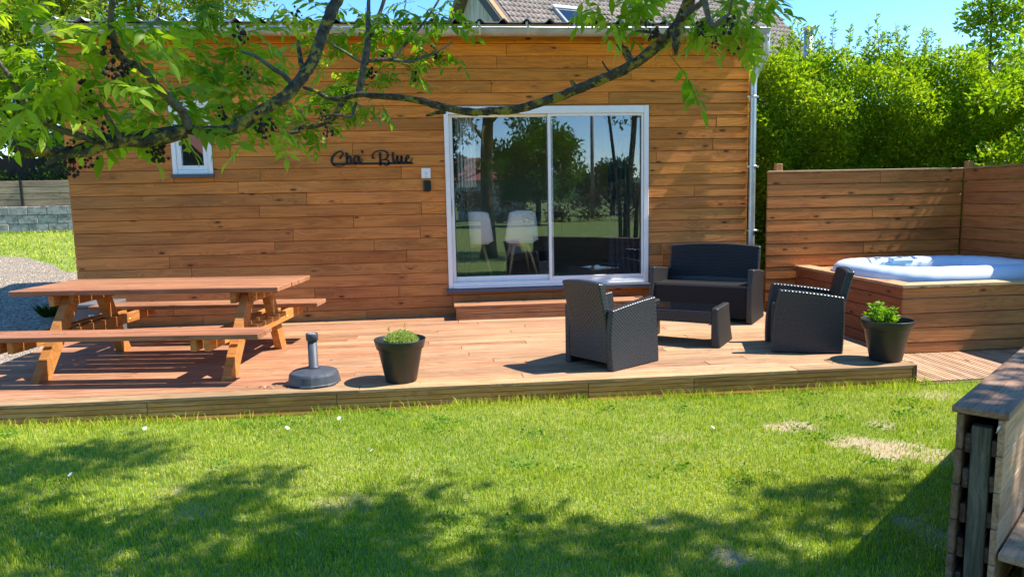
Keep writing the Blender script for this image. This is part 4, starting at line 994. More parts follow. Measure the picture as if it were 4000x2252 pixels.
part("hood", MB().cbox(-Lw / 2 - .02, Lw / 2 + .02, -.6, -.42, .021, .06, .01), plain("skylight_hood", (.55, .56, .55), .4, metal=.3), rf, wmat(rf).inverted() @ Mx)
part("skylight_pane", MB().box(-Lw / 2 + .08, Lw / 2 - .08, -.4, .48, .021, .028), M_BGLASS, rf, wmat(rf).inverted() @ Mx)
cp = rayD(3156, 240, 23); ct_ = rayD(3157, 118, 23)
fl = part('flue', MB().tube([cp - np.array((0, 0, 1.5)), (cp[0], cp[1], ct_[2])], .13, 16), M_ZINC, house, wmat(house).inverted())
obj('cowl', MB().tube([(cp[0], cp[1], ct_[2] + .06), (cp[0], cp[1], ct_[2] + .1)], [.24, .2], 16), M_ZINC, fl)
# house beyond the hedge on the far right
fh = thing('far_house', 'far house with a pale grey roof behind the young tree', 'house', tuple(rayD(3990, 400, 34) * np.array((1, 1, 0))))
A0, A1, A2, A3 = [Vector(rayD(*q)) for q in ((3975, 192, 34), (4700, 210, 34), (4750, 480, 30), (3690, 380, 31))]
A4 = Vector(rayD(3690, 380, 31)); M_PALE = mat_tile('pale_tile', (.36, .32, .3), (.52, .48, .45), (.55, .5, .45))
nrm = (A1 - A0).cross(A3 - A0).normalized(); nrm = nrm if nrm.z > 0 else -nrm
part('roof', MB().add([A0, A1, A2, A3, A0 - nrm * .2, A1 - nrm * .2, A2 - nrm * .2, A3 - nrm * .2], [(0, 1, 2, 3), (7, 6, 5, 4), (0, 4, 5, 1), (1, 5, 6, 2), (2, 6, 7, 3), (3, 7, 4, 0)]), M_PALE, fh, wmat(fh).inverted(), (1, 1, 1))
rows_ = MB()
for k in range(1, 16):
    a = A0.lerp(A3, k / 16) + nrm * .03; b = A1.lerp(A2, k / 16) + nrm * .03; rows_.tube([a, b], .05, 5)
o = part('tile_course', rows_, M_PALE, fh, wmat(fh).inverted(), (.8, .8, .8)); o['kind'] = 'stuff'
part('wall', MB().add([A3 - nrm * .3, A2 - nrm * .3, Vector((A2.x, A2.y, 0)), Vector((A3.x, A3.y, 0))], [(0, 1, 2, 3)]), M_RENDER, fh, wmat(fh).inverted())

# ------------------------------------------------------------------ block wall and slat fence on the left
q0 = atG(0, 902); q1 = atG(300, 894); YB = 9.6; xa, xb = atY(-200, 900, YB)[0], atY(420, 900, YB)[0]
zb = float(ground_h(-8., YB)) - .02
bw = thing('block_wall', 'low wall of mossy grey concrete blocks at the end of the left lawn', 'wall', (xa, YB, zb))
def mat_block():
    m, t, b = mk('concrete_block'); L = t.links.new; tc = N(t, 'ShaderNodeTexCoord'); oi = N(t, 'ShaderNodeObjectInfo')
    ad = N(t, 'ShaderNodeVectorMath', operation='MULTIPLY_ADD', i_1=(40., 40., 40.)); L(oi.outputs['Random'], ad.inputs[0]); L(tc.outputs['Object'], ad.inputs[2])
    n = N(t, 'ShaderNodeTexNoise', i_Scale=7., i_Detail=8., i_Roughness=.7); L(ad.outputs[0], n.inputs['Vector'])
    r = ramp(t, [(.35, (.17, .155, .12)), (.5, (.36, .33, .28)), (.68, (.52, .49, .43))]); L(n.outputs[0], r.inputs[0]); L(r.outputs[0], b.inputs['Base Color']); b.inputs['Roughness'].default_value = .95
    bp = N(t, 'ShaderNodeBump', i_Strength=.6, i_Distance=.02); L(n.outputs[0], bp.inputs['Height']); L(bp.outputs[0], b.inputs['Normal']); return m
M_BLK = mat_block(); x = xa
for r in range(3):
    x = xa - (.22 if r % 2 else 0)
    while x < xb:
        plank(bw, (x + .22, YB + .1 + rnd.uniform(-.006, .006), zb + .11 + r * .205), (1, 0, 0), (0, 0, 1), .432, .197, .2, M_BLK, (1, 1, 1), 'block', .008); x += .44
zt0 = zb + .625
sfn = thing('slat_fence', 'fence of four weathered slats and black posts on the block wall', 'fence', (xa, YB, zt0))
for k in range(4): plank(sfn, ((xa + xb) / 2, YB + .1, zt0 + .075 + k * .148), (1, 0, 0), (0, 0, 1), xb - xa, .137, .025, M_OLD, jit((.42, .30, .18), .12), 'slat', .004)
for u in (-260, 78, 420): p = atY(u, 760, YB); plank(sfn, (p[0], YB + .07, zt0 + .3), (0, 0, 1), (1, 0, 0), .62, .05, .04, M_BLACK, (1, 1, 1), 'post', .004)

# ------------------------------------------------------------------ trees, hedge
def blob_leaves(clumps, per, lsize, spread, up=.2, seed=None):
    C = np.repeat(np.array([c[:3] for c in clumps], float), per, 0); Rr = np.repeat(np.array([c[3] for c in clumps], float), per)
    n = len(C); d = rng.normal(size=(n, 3)); d /= np.linalg.norm(d, axis=1)[:, None]; rad = Rr * rng.random(n) ** .45
    P = C + d * rad[:, None] * np.array([1, 1, .8]); D = d * .6 + rng.normal(0, .6, (n, 3)) + np.array([0, 0, up])
    L_ = rng.uniform(lsize * .65, lsize * 1.25, n)
    ct_ = np.repeat(np.array([rnd.random() for _ in clumps]), per)
    return leaf_cloud(P, D, L_, L_ * rng.uniform(.42, .55, n), .2, np.clip(.55 * rng.random(n) + .45 * ct_, 0, 1))
def crown_clumps(c, rx, ry, rz, k, r, flat=0):
    out = []
    for _ in range(k):
        while 1:
            p = np.array([rnd.uniform(-1, 1) for _ in range(3)]); q = np.linalg.norm(p)
            if .35 < q < 1: break
        out.append((c[0] + p[0] * rx, c[1] + p[1] * ry, c[2] + p[2] * rz, r * rnd.uniform(.6, 1.3)))
    return out
def limbs(t, base, clumps, r0, mat, k=9, n=7):
    top = np.mean([c[:3] for c in clumps], 0); b = np.array(base, float)
    mid = b * .45 + np.array([top[0], top[1], top[2]]) * .55 + np.array([rnd.uniform(-.2, .2), rnd.uniform(-.2, .2), 0])
    part('trunk', MB().tube([b - [0, 0, .3], b * .7 + mid * .3 + rng.normal(0, .05, 3), mid, top + [0, 0, .3]], [r0 * 1.25, r0, r0 * .75, r0 * .25], 10, rough=.06), mat, t, wmat(t).inverted())
    for c in rnd.sample(clumps, min(k, len(clumps))):
        s = b * (1 - (f := rnd.uniform(.35, .9))) + mid * f; e = np.array(c[:3]); m_ = s * .5 + e * .5 + np.array([0, 0, .15 * np.linalg.norm(e - s) * rnd.uniform(.2, 1)])
        part('branch', MB().tube([s, m_, e], [r0 * .4, r0 * .25, r0 * .08], n, rough=.05), mat, t, wmat(t).inverted())
def tree(name, label, cat, base, c, rx, ry, rz, k, r, per, ls, mat, r0, bark=None, group=None):
    t = thing(name, label, cat, base, 0, group); cl = crown_clumps(c, rx, ry, rz, k, r); limbs(t, base, cl, r0, bark or M_TWIG)
    V, F, T = blob_leaves(cl, per, ls, 1); part('crown', np_mesh('crown', V, F, T), mat, t, wmat(t).inverted()); return t
c = rayD(60, 230, 25); tree('garden_tree', 'yellow-green leafy tree beyond the slat fence, nearest the frame edge', 'tree', (c[0], c[1], .8), c, 4.0, 2.2, 3.0, 140, .7, 150, .19, M_YTREE, .17, group='trees beyond the left fence')
c = rayD(560, -60, 27); tree('garden_tree', 'yellow-green leafy tree rising behind the cabin roof', 'tree', (c[0], c[1], .9), c, 4.0, 2.2, 2.2, 120, .65, 130, .17, M_YTREE, .17, group='trees beyond the left fence')
c = rayD(130, 470, 25); tree('garden_tree', 'low yellow-green tree just above the slat fence', 'tree', (c[0], c[1], .9), c, 2.6, 1.2, 1.3, 60, .55, 130, .16, M_YTREE, .1, group='trees beyond the left fence')
hl = thing('dark_hedge', 'dark evergreen hedge in shade behind the slat fence', 'hedge', (-11, 11.5, .9))
cl = [(rnd.uniform(xa - 2, xb + 2), 10.6 + rnd.uniform(-.4, .5), rnd.uniform(.9, 3.0), .45) for _ in range(90)]
V, F, T = blob_leaves(cl, 110, .13, 1); part('foliage', np_mesh('foliage', V, F, T), M_DTREE, hl, wmat(hl).inverted())
part('stem', MB().box(xa - 2, xb + 2, 11.2, 11.3, .6, 2.6), plain('hedge_core', (.02, .018, .012), .95), hl, wmat(hl).inverted())  # solid dark slab filling the hedge, no separate stems

hedge = thing('hedge', 'tall leafy hedge of glossy green shrubs behind the privacy fence', 'hedge', (6, 1.4, -.1))
def hedge_top(x): return 2.88 + .22 * math.exp(-((x - 5.5) / 1.3) ** 2) + .10 * math.sin(x * 3.1) + .09 * math.sin(x * 7.7) + .07 * math.sin(x * 17.3)
nH = 130000; X = rng.uniform(3.72, 9.2, nH); ft = rng.random(nH) ** 1.7
tz = np.array([hedge_top(x) for x in X]); Z = -.1 + (tz + .1) * (1 - rng.random(nH) ** 1.15); bulge = .09 * np.sin(X * 2.3 - Z * 3.3) + .07 * np.sin(X * 5.1 + Z * 4.7 + 1) + .06 * np.sin(X * 8.3 - Z * 6.9)
Yh = .66 + bulge + ft * 1.1 - .42 * np.clip((Z - 1.8 - .13 * np.sin(X * 2.7) - .1 * np.sin(X * 7.1)) / .5, 0, 1) + .5 * np.clip(Z - 2.5, 0, 1)
P = np.stack([X, Yh, Z], 1); D = rng.normal(0, .7, (nH, 3)) + np.array([0, -.5, .35])
tint = np.clip(rng.random(nH) * .7 + .3 * (np.sin(X * 5 + Z * 4) * .5 + .5), 0, 1)
V, F, T = leaf_cloud(P, D, rng.uniform(.045, .08, nH), rng.uniform(.022, .036, nH), .2, tint)
part('foliage', np_mesh('foliage', V, F, T), M_HEDGE, hedge, wmat(hedge).inverted())
core = MB(); core.box(3.85, 9.2, 1.85, 1.95, -.3, 2.62); part('stem', core, plain('hedge_backing', (.025, .02, .014), .95), hedge, wmat(hedge).inverted())  # solid dark slab behind the leaves, added to close the gaps
sh = []
for k in range(90):
    x = rnd.choice((rnd.gauss(4.6, .35), rnd.gauss(5.6, .5), rnd.gauss(6.3, .3), rnd.uniform(4, 8.6))); y = rnd.uniform(.8, 1.6); z0 = hedge_top(x) - .35; h = rnd.uniform(.45, .95)
    lean = (rnd.uniform(-.16, .16), rnd.uniform(-.1, .1)); b = MB().tube([(x, y, z0), (x + lean[0] * .6, y + lean[1] * .6, z0 + h * .6), (x + lean[0], y + lean[1], z0 + h)], [.006, .004, .002], 5)
    st = part('shoot', b, M_TWIG, hedge, wmat(hedge).inverted())
    n = 60; t_ = rng.uniform(.2, 1, n); P = np.stack([x + lean[0] * t_, y + lean[1] * t_, z0 + h * t_], 1); a = rng.uniform(0, 6.28, n)
    V, F, T = leaf_cloud(P, np.stack([np.cos(a), np.sin(a), rng.uniform(.2, 1.1, n)], 1), rng.uniform(.05, .085, n), rng.uniform(.018, .03, n), .2); part('shoot_leaves', np_mesh('shoot_leaves', V, F, T), M_HEDGE, st)
sb = thing('shrub', 'broad dark green shrub outside the right fence', 'shrub', (7.6, -1.5, -.15))
cl = []
for _ in range(190):
    x, y = rnd.uniform(6.75, 8.4), rnd.uniform(-2.9, .3); cl.append((x, y, rnd.uniform(0, float(np.interp(y, (-3., -1.9, -.75, 0, .4), (2.5, 2.8, 3.9, 3.3, 3.0))) - .2 - .3 * abs(x - 7.4)), .33))
V, F, T = blob_leaves(cl, 130, .09, 1); part('foliage', np_mesh('foliage', V, F, T), M_HEDGE, sb, wmat(sb).inverted())
b = MB()
for k in range(7): c = cl[k]; b.tube([(7.7, -1.6 + k * .3, -.2), (c[0], c[1], c[2])], [.03, .008], 6)
part('stem', b, M_TWIG, sb, wmat(sb).inverted())
sp = atY(3862, 330, 1.9); st_ = atY(3880, -60, 1.9)
sap = thing('young_tree', 'slender young tree rising above the right end of the hedge', 'tree', (sp[0], 1.9, 0))
part('trunk', MB().tube([(sp[0] - .1, 1.9, 0), (sp[0], 1.9, sp[2]), (st_[0], 1.9, st_[2]), (st_[0] + .1, 1.95, st_[2] + .9)], [.035, .022, .015, .006], 8), M_TWIG, sap, wmat(sap).inverted())
cl = []
for (u, v) in ((3800, 40), (3830, 100), (3870, 60), (3910, 30), (3950, 90), (3900, 130), (3960, 20), (3850, 0), (3790, 95), (3980, 60), (3840, 190), (3810, 215), (3860, 205), (3950, 170), (3970, 230), (3940, 260), (3985, 300), (3960, 330), (3900, -60), (3960, -70), (4040, 0), (4050, 120), (4030, 220), (3830, -90), (3990, 380), (3940, 390), (4050, 330)):
    p = atY(u, v, 1.9 + rnd.uniform(-.3, .3)); cl.append((*p, .2))
    part('branch', MB().tube([(sp[0] + .06, 1.9, p[2] - .25), (p[0] * .6 + sp[0] * .4, p[1], p[2] - .05), p], [.008, .005, .002], 5), M_TWIG, sap, wmat(sap).inverted())
V, F, T = blob_leaves(cl, 130, .085, 1); part('crown', np_mesh('crown', V, F, T), M_HEDGE, sap, wmat(sap).inverted())

# ------------------------------------------------------------------ what the glass reflects, behind the photographer
hv = []; nhx = 80
for i in range(nhx):
    x = -420 + 840 * i / (nhx - 1); h = 9 + 4 * math.sin(x * .013 + 1) + 3 * math.sin(x * .031); hv += [(x, -300, -1), (x, -330, h * .75), (x, -390, h)]
hills = tag(obj('hills', MB().add(hv, [(i * 3 + j, i * 3 + j + 1, (i + 1) * 3 + j + 1, (i + 1) * 3 + j) for i in range(nhx - 1) for j in range(2)], True), plain('hill_woods', (.05, .085, .05), .95, .3, .05)), 'low wooded hills beyond the meadow', kind='structure')
rh = thing('red_roofed_house', 'small white house with a red tiled roof reflected in the left glass pane', 'house', (3.4, -42, -.15))
part('wall', MB().box(-2.2, 2.2, -2, 2, 0, 2.75), plain('white_render', (.6, .57, .5), .9), rh)
part('roof', MB().prism([(-2.4, 2.7), (2.4, 2.7), (0, 4.3)], -2.5, 2.5, 'x'), plain('red_tiles', (.34, .10, .06), .8, .2, 9), rh)
for x in (-1.2, .6): part('window', MB().box(x, x + .7, 1.99, 2.02, .9, 2.0), M_BGLASS, rh)
gh = thing('gabled_house', 'house with a dark gable and red roof mirrored in the small window', 'house', (-8.6, -17, -.15), R_(8))
part('wall', MB().prism([(-3.2, 0), (3.2, 0), (3.2, 2.3), (0, 5.4), (-3.2, 2.3)], -4, 4, 'y'), plain('dark_gable', (.09, .085, .085), .9, .15, 4), gh)
for sg in (-1, 1): part('roof', MB().add([(0, 4.3, 5.5), (0, -4.3, 5.5), (sg * 3.6, -4.3, 2.0), (sg * 3.6, 4.3, 2.0), (0, 4.3, 5.35), (0, -4.3, 5.35), (sg * 3.6, -4.3, 1.85), (sg * 3.6, 4.3, 1.85)], [(0, 1, 2, 3), (7, 6, 5, 4), (0, 4, 5, 1), (1, 5, 6, 2), (2, 6, 7, 3), (3, 7, 4, 0)]), plain('red_tile_roof', (.22, .08, .055), .8, .25, 6), gh)
for (nm, lb, base, c, rx, ry, rz, k, r, per, ls, mt, r0) in (
        ('broad_tree', 'broad green tree beside the red-roofed house', (5.2, -31, -.15), (5.3, -31, 3.4), 2.3, 2, 2.6, 90, .7, 110, .26, M_ASHF, .16),
        ('meadow_tree', 'dark round tree at the edge of the meadow', (13.5, -48, -.15), (13.5, -48, 2.2), 3.2, 2, 1.9, 60, .8, 100, .3, M_DTREE, .2),
        ('left_tree', 'tall dark tree behind the lawn on the chair side', (-1.5, -26, -.15), (-1.5, -26, 4.5), 3.2, 2.5, 3.6, 90, .8, 100, .28, M_DTREE, .2)):
    tree(nm, lb, 'tree', base, c, rx, ry, rz, k, r, per, ls, mt, r0)
hr_ = thing('field_hedge', 'brown bramble hedge across the meadow', 'hedge', (6, -36, -.15))
cl = [(rnd.uniform(-14, 26), -36 + rnd.uniform(-.8, .8), rnd.uniform(0, 1.9), .55) for _ in range(170)]
V, F, T = blob_leaves(cl, 70, .2, 1); part('foliage', np_mesh('foliage', V, F, T), leafmat('bramble', (.05, .05, .03), (.13, .11, .06), .3), hr_, wmat(hr_).inverted())
pole = thing('utility_pole', 'tall utility pole standing in the meadow', 'pole', (10.2, -40, -.15))
part('post', MB().tube([(0, 0, -.2), (0, 0, 9)], [.14, .1], 10), M_OLD, pole, color=(.3, .25, .2)); part('crossarm', MB().box(-.7, .7, -.06, .06, 8.3, 8.42), M_OLD, pole, color=(.3, .25, .2))
# ------------------------------------------------------------------ the ash tree overhead
TB = (1.15, -10.1)
ash = thing('ash_tree', 'old ash tree whose lichen-covered branches hang across the view', 'tree', (TB[0], TB[1], -.15))
WI = wmat(ash).inverted()
part('trunk', MB().tube([(TB[0], TB[1], -.3), (TB[0], TB[1], .1), (TB[0] - .03, TB[1] + .05, 1.4), (TB[0], TB[1] + .1, 2.6), (TB[0] + .1, TB[1] + .3, 4.2), (TB[0] + .5, TB[1] + .8, 6.4)], [.27, .2, .16, .15, .11, .05], 16, rough=.05), M_BARK, ash, WI)
def path(pts):                                                   # (u, v, Y) -> world, refined
    W_ = [atY(*p) for p in pts]; out = []
    for i in range(len(W_) - 1):
        p0, p1, p2, p3 = W_[max(i - 1, 0)], W_[i], W_[i + 1], W_[min(i + 2, len(W_) - 1)]
        k = 5
        for t_ in np.linspace(0, 1, k, endpoint=False):
            out.append(.5 * ((2 * p1) + (-p0 + p2) * t_ + (2 * p0 - 5 * p1 + 4 * p2 - p3) * t_ ** 2 + (-p0 + 3 * p1 - 3 * p2 + p3) * t_ ** 3))
    return out + [W_[-1]]
def limb(name, pts, r0, r1, mat=None, pre=(), nn=14, rough=.15):
    P = [np.array(p, float) for p in pre] + path(pts); K = len(P); d = np.cumsum([0] + [np.linalg.norm(P[i + 1] - P[i]) for i in range(K - 1)]); d /= d[-1]
    part(name, MB().tube(P, list(r1 + (r0 - r1) * (1 - d) ** .6), nn, rough=rough), mat or M_BARK, ash, WI); return P
YA = lambda pts, y0, y1: [(u, v, y0 + (y1 - y0) * i / (len(pts) - 1)) for i, (u, v) in enumerate(pts)]
A1 = [(1340, -60), (1312, 10), (1285, 70), (1262, 130), (1240, 185), (1222, 240), (1192, 285), (1158, 330), (1112, 378), (1060, 412), (1000, 446), (915, 503), (820, 514), (725, 506), (628, 520), (480, 536), (362, 560), (290, 590), (145, 592), (60, 566), (-60, 480)]
limb('branch', YA(A1, -5.75, -6.25), .036, .011, pre=((TB[0], TB[1] + .1, 2.7), (.5, -8.0, 3.35), (-.1, -6.6, 3.0)))
B1 = [(2716, -60), (2690, 10), (2662, 70), (2622, 130), (2570, 178), (2490, 240), (2400, 290), (2290, 335), (2200, 372), (2100, 405), (2000, 430), (1917, 434), (1845, 438), (1773, 428), (1700, 410), (1628, 391), (1555, 381), (1459, 374), (1400, 370), (1340, 384), (1285, 384), (1235, 358), (1185, 342)]
limb('branch', YA(B1, -6.0, -5.35), .036, .006, pre=((TB[0], TB[1] + .1, 2.5), (1.0, -8.4, 3.0), (.86, -6.9, 2.75)))
limb('branch', YA([(724, 512), (600, 548), (480, 556), (400, 570), (340, 597), (262, 603), (180, 640)], -6.1, -6.3), .020, .006)
limb('branch', YA([(735, 500), (715, 440), (690, 415), (640, 365), (610, 335), (575, 288), (532, 257), (505, 250), (480, 230), (455, 200), (440, 140), (432, 70), (440, 0)], -6.1, -6.45), .014, .006, M_TWIG, nn=9)
limb('branch', YA([(365, 552), (300, 525), (240, 508), (145, 460), (95, 395), (60, 335), (0, 250), (-60, 190)], -6.2, -6.5), .010, .005, M_TWIG, nn=8)
limb('branch', YA([(470, 540), (440, 490), (405, 430), (372, 370)], -6.2, -6.3), .008, .004, M_TWIG, nn=8)
limb('branch', YA([(385, 556), (365, 500), (345, 450), (325, 405)], -6.2, -6.35), .006, .003, M_TWIG, nn=8)
limb('branch', YA([(1150, 340), (1110, 295), (1072, 272), (1000, 222), (940, 200)], -5.85, -5.9), .009, .004, M_TWIG, nn=8)
limb('branch', YA([(1345, 385), (1322, 425), (1300, 460), (1240, 490), (1180, 500), (1160, 515), (1120, 520)], -5.35, -5.4), .014, .006, M_BARK, nn=9)
limb('branch', YA([(1392, 400), (1382, 430), (1372, 458), (1310, 448), (1260, 452)], -5.35, -5.4), .007, .003, M_TWIG, nn=8)
limb('branch', YA([(1402, 372), (1410, 320), (1420, 260), (1432, 190), (1438, 100), (1440, -20)], -5.33, -5.3), .015, .006, M_TWIG, nn=9)
limb('branch', YA([(1430, 240), (1440, 175), (1462, 100), (1487, 40), (1510, -30)], -5.3, -5.25), .011, .006, M_TWIG, nn=8)
limb('branch', YA([(1434, 240), (1500, 233), (1600, 241), (1640, 227), (1700, 205), (1745, 180), (1765, 165)], -5.3, -5.15), .008, .003, M_TWIG, nn=8)
limb('branch', YA([(1535, 230), (1580, 180), (1632, 118), (1690, 40), (1725, -20)], -5.2, -5.1), .006, .004, M_TWIG, nn=8)
limb('branch', YA([(1408, 242), (1350, 205), (1285, 165), (1250, 120)], -5.35, -5.5), .006, .003, M_TWIG, nn=8)
limb('branch', YA([(1182, 270), (1172, 220), (1162, 160)], -5.85, -5.8), .010, .006, nn=8)
limb('branch', YA([(1740, 436), (1708, 440), (1665, 452)], -5.5, -5.48), .010, .005, nn=8)
limb('branch', YA([(2466, 248), (2452, 215), (2415, 170)], -5.75, -5.7), .016, .010, nn=9)
limb('branch', YA([(2388, 290), (2365, 262), (2352, 238)], -5.7, -5.7), .005, .002, nn=6)
limb('branch', YA([(2250, 345), (2240, 330), (2230, 316)], -5.7, -5.7), .010, .007, nn=7)
limb('branch', YA([(2668, 65), (2710, 35), (2745, 5), (2750, -40)], -6.0, -6.05), .010, .010, M_TWIG, nn=8)
limb('branch', YA([(2748, -10), (2762, 45), (2778, 100), (2810, 85), (2850, 55)], -6.05, -6.1), .011, .005, M_TWIG, nn=8)
limb('branch', YA([(2850, 55), (2856, 20), (2870, -40)], -6.1, -6.15), .005, .005, M_TWIG, nn=8)
limb('branch', YA([(2600, 150), (2560, 130), (2480, 120)], -5.95, -5.9), .007, .003, M_TWIG, nn=7)
limb('branch', YA([(910, 503), (925, 455), (975, 470)], -6.0, -6.0), .006, .003, M_TWIG, nn=7)
for (u, v, Y) in ((2640, 175, -5.98), (2650, 150, -5.98)):
    p = atY(u, v, Y); part('knot', MB().tube([p + [0, 0, .05], p, p - [0, 0, .035]], [.02, .018, .004], 9, rough=.25), M_BARK, ash, WI)

def ash_leaf_mesh(i):
    r = random.Random(100 + i); b = MB(); npair = r.choice((3, 4, 4, 5)); Ln = r.uniform(.15, .2); droop = r.uniform(.05, .35)
    rp = lambda t_: np.array((Ln * t_, r.uniform(-.002, .002), -droop * Ln * t_ * t_ * .9))
    b.tube([rp(0), rp(.35), rp(.7), rp(1)], [.0017, .0014, .0011, .0008], 4)
    def leaflet(o, d, L_, w, sag, roll):
        d = np.array(d, float); d /= np.linalg.norm(d); side = np.cross(d, (0, 0, 1.)); side /= np.linalg.norm(side); nn_ = np.cross(side, d)
        side2 = side * math.cos(roll) + nn_ * math.sin(roll); nn2 = np.cross(side2, d)
        prof = ((0, .06), (.18, .62), (.42, 1.), (.68, .74), (.86, .32), (1., .0)); V = []
        for (t_, k) in prof:
            c = o + d * L_ * t_ - nn2 * sag * L_ * t_ * t_ * (-1 if nn2[2] < 0 else 1); V += [c + side2 * w * k / 2 + nn2 * w * k * .12, c, c - side2 * w * k / 2 + nn2 * w * k * .12]
        F = []
        for j in range(len(prof) - 1): F += [(3 * j, 3 * j + 1, 3 * j + 4, 3 * j + 3), (3 * j + 1, 3 * j + 2, 3 * j + 5, 3 * j + 4)]
        b.add(V, F, True)
    for k in range(npair):
        t_ = .35 + .5 * k / max(1, npair - 1) if npair > 1 else .6
        for sg in (-1, 1):
            a = r.uniform(.75, 1.15) * sg; L_ = r.uniform(.055, .078) * (.8 + .3 * math.sin(math.pi * (k + .7) / npair)); leaflet(rp(t_), (math.cos(a), math.sin(a), r.uniform(-.4, .15)), L_, L_ * r.uniform(.32, .42), r.uniform(.1, .5), r.uniform(-.5, .5))
    L_ = r.uniform(.06, .085); leaflet(rp(1), (1, r.uniform(-.2, .2), -.25), L_, L_ * .38, .3, r.uniform(-.3, .3))
    me = b.mesh('leaf'); me.materials.append(M_ASH); return me
LEAVES = [ash_leaf_mesh(i) for i in range(9)]
nleaf = 0; MORE = MB()
def cluster(u, v, Y, k, sc, droop=.25):
    global nleaf
    p = Vector(atY(u, v, Y)); a0 = rnd.uniform(0, 6.28)
    for i in range(k):
        a = a0 + 2.4 * i + rnd.uniform(-.5, .5); pit = rnd.uniform(-.55, .55) - droop * .6
        s = sc * rnd.uniform(.75, 1.2)
        M = Matrix.Translation(p + Vector((rnd.uniform(-.02, .02), rnd.uniform(-.03, .03), rnd.uniform(-.02, .02)))) @ Matrix.Rotation(a, 4, 'Z') @ Matrix.Rotation(-pit, 4, 'Y') @ Matrix.Rotation(rnd.uniform(-.7, .7), 4, 'X') @ Matrix.Scale(s, 4)
        me_ = rnd.choice(LEAVES)
        if nleaf < 300: obj('leaf', me_, None, ash, M)
        else:
            nv_ = len(me_.vertices); co = np.empty(nv_ * 3, np.float32); me_.vertices.foreach_get('co', co); co = co.reshape(-1, 3) @ np.array(M.to_3x3()).T + np.array(M.translation)
            MORE.add(co, [tuple(p.vertices) for p in me_.polygons], True)
        nleaf += 1
for (u, v) in ((20, 40), (110, 20), (230, 90), (330, 50), (430, 10), (90, 160), (200, 190), (60, 260), (150, 300), (265, 260), (340, 250), (250, 345), (345, 320), (420, 330), (120, 400), (215, 410), (300, 430), (30, 430), (20, 340), (170, 110), (470, 90), (520, 60), (530, 150), (450, 180)):
    cluster(u, v, -6.35 + rnd.uniform(-.12, .12), 3, .76)
for (u, v) in ((2330, 5), (2395, 30), (2450, 80), (2420, 120), (2500, 50), (2545, 100), (2380, 90), (2700, 100), (2745, 50), (2765, 130), (2820, 80), (2870, 50), (2900, 115), (2945, 50), (2975, 90), (3000, 20), (2920, 0), (2850, 120), (2695, 160), (2590, 30), (2960, 140)):
    cluster(u, v - 45, -5.72 + rnd.uniform(-.12, .12), 3, .86, .3)
for (u, v) in ((430, 420), (490, 395), (520, 440), (570, 400), (600, 470), (650, 440), (560, 330), (670, 330), (570, 90), (650, 500), (480, 470), (380, 480)):
    cluster(u, v, -6.02 + rnd.uniform(-.1, .1), 3, .85)
for (u, v) in ((690, 140), (740, 110), (765, 200), (800, 250), (710, 230), (850, 300), (725, 290), (780, 350), (830, 400), (900, 410), (950, 330), (880, 350), (960, 420), (905, 250), (930, 150), (1000, 150), (1040, 200), (1060, 330), (1010, 380), (950, 500), (1000, 530), (880, 60), (840, 30), (770, 30), (1060, 480)):
    cluster(u, v, -5.68 + rnd.uniform(-.12, .12), 4, .8)
for (u, v) in ((1100, 30), (1130, 95), (1200, 150), (1290, 250), (1330, 300), (1280, 340), (1300, 410), (1260, 460), (1200, 470), (1340, 180), (1385, 120), (1420, 50), (1500, 110), (1480, 180), (1530, 50), (1560, 150), (1600, 110), (1650, 80), (1700, 50), (1745, 70), (1560, 250), (1500, 280), (1580, 290), (1640, 245), (1700, 225), (1745, 180), (1440, 330), (1400, 420), (1480, 400), (1240, 380), (1160, 420), (1110, 500), (1250, 40), (1365, 30), (1620, 20), (1320, 440)):
    cluster(u, v, -5.15 + rnd.uniform(-.15, .15), 4, .76)
cluster(2600, 205, -5.95, 1, 1.1, .6)
if MORE.v: part('leaves', MORE, M_ASH, ash, WI)['kind'] = 'stuff'
def seed_mesh(i):
    r = random.Random(500 + i); b = MB()
    for k in range(r.randint(9, 16)):
        a, h = r.uniform(0, 6.28), r.uniform(-.075, .01); rr = r.uniform(.004, .035); q = np.array((rr * math.cos(a), rr * math.sin(a), h)); s = r.uniform(.005, .0095)
        b.tube([q * .2, q], .0008, 3, cap=False)
        b.tube([q + [0, 0, s], q + [s * .3, 0, s * .4], q - [0, s * .2, s * .4], q - [0, 0, s]], [s * .4, s, s * .9, s * .3], 6, rough=.3)
    me = b.mesh('seed_cluster'); me.materials.append(M_SEED); return me
SEEDS = [seed_mesh(i) for i in range(6)]
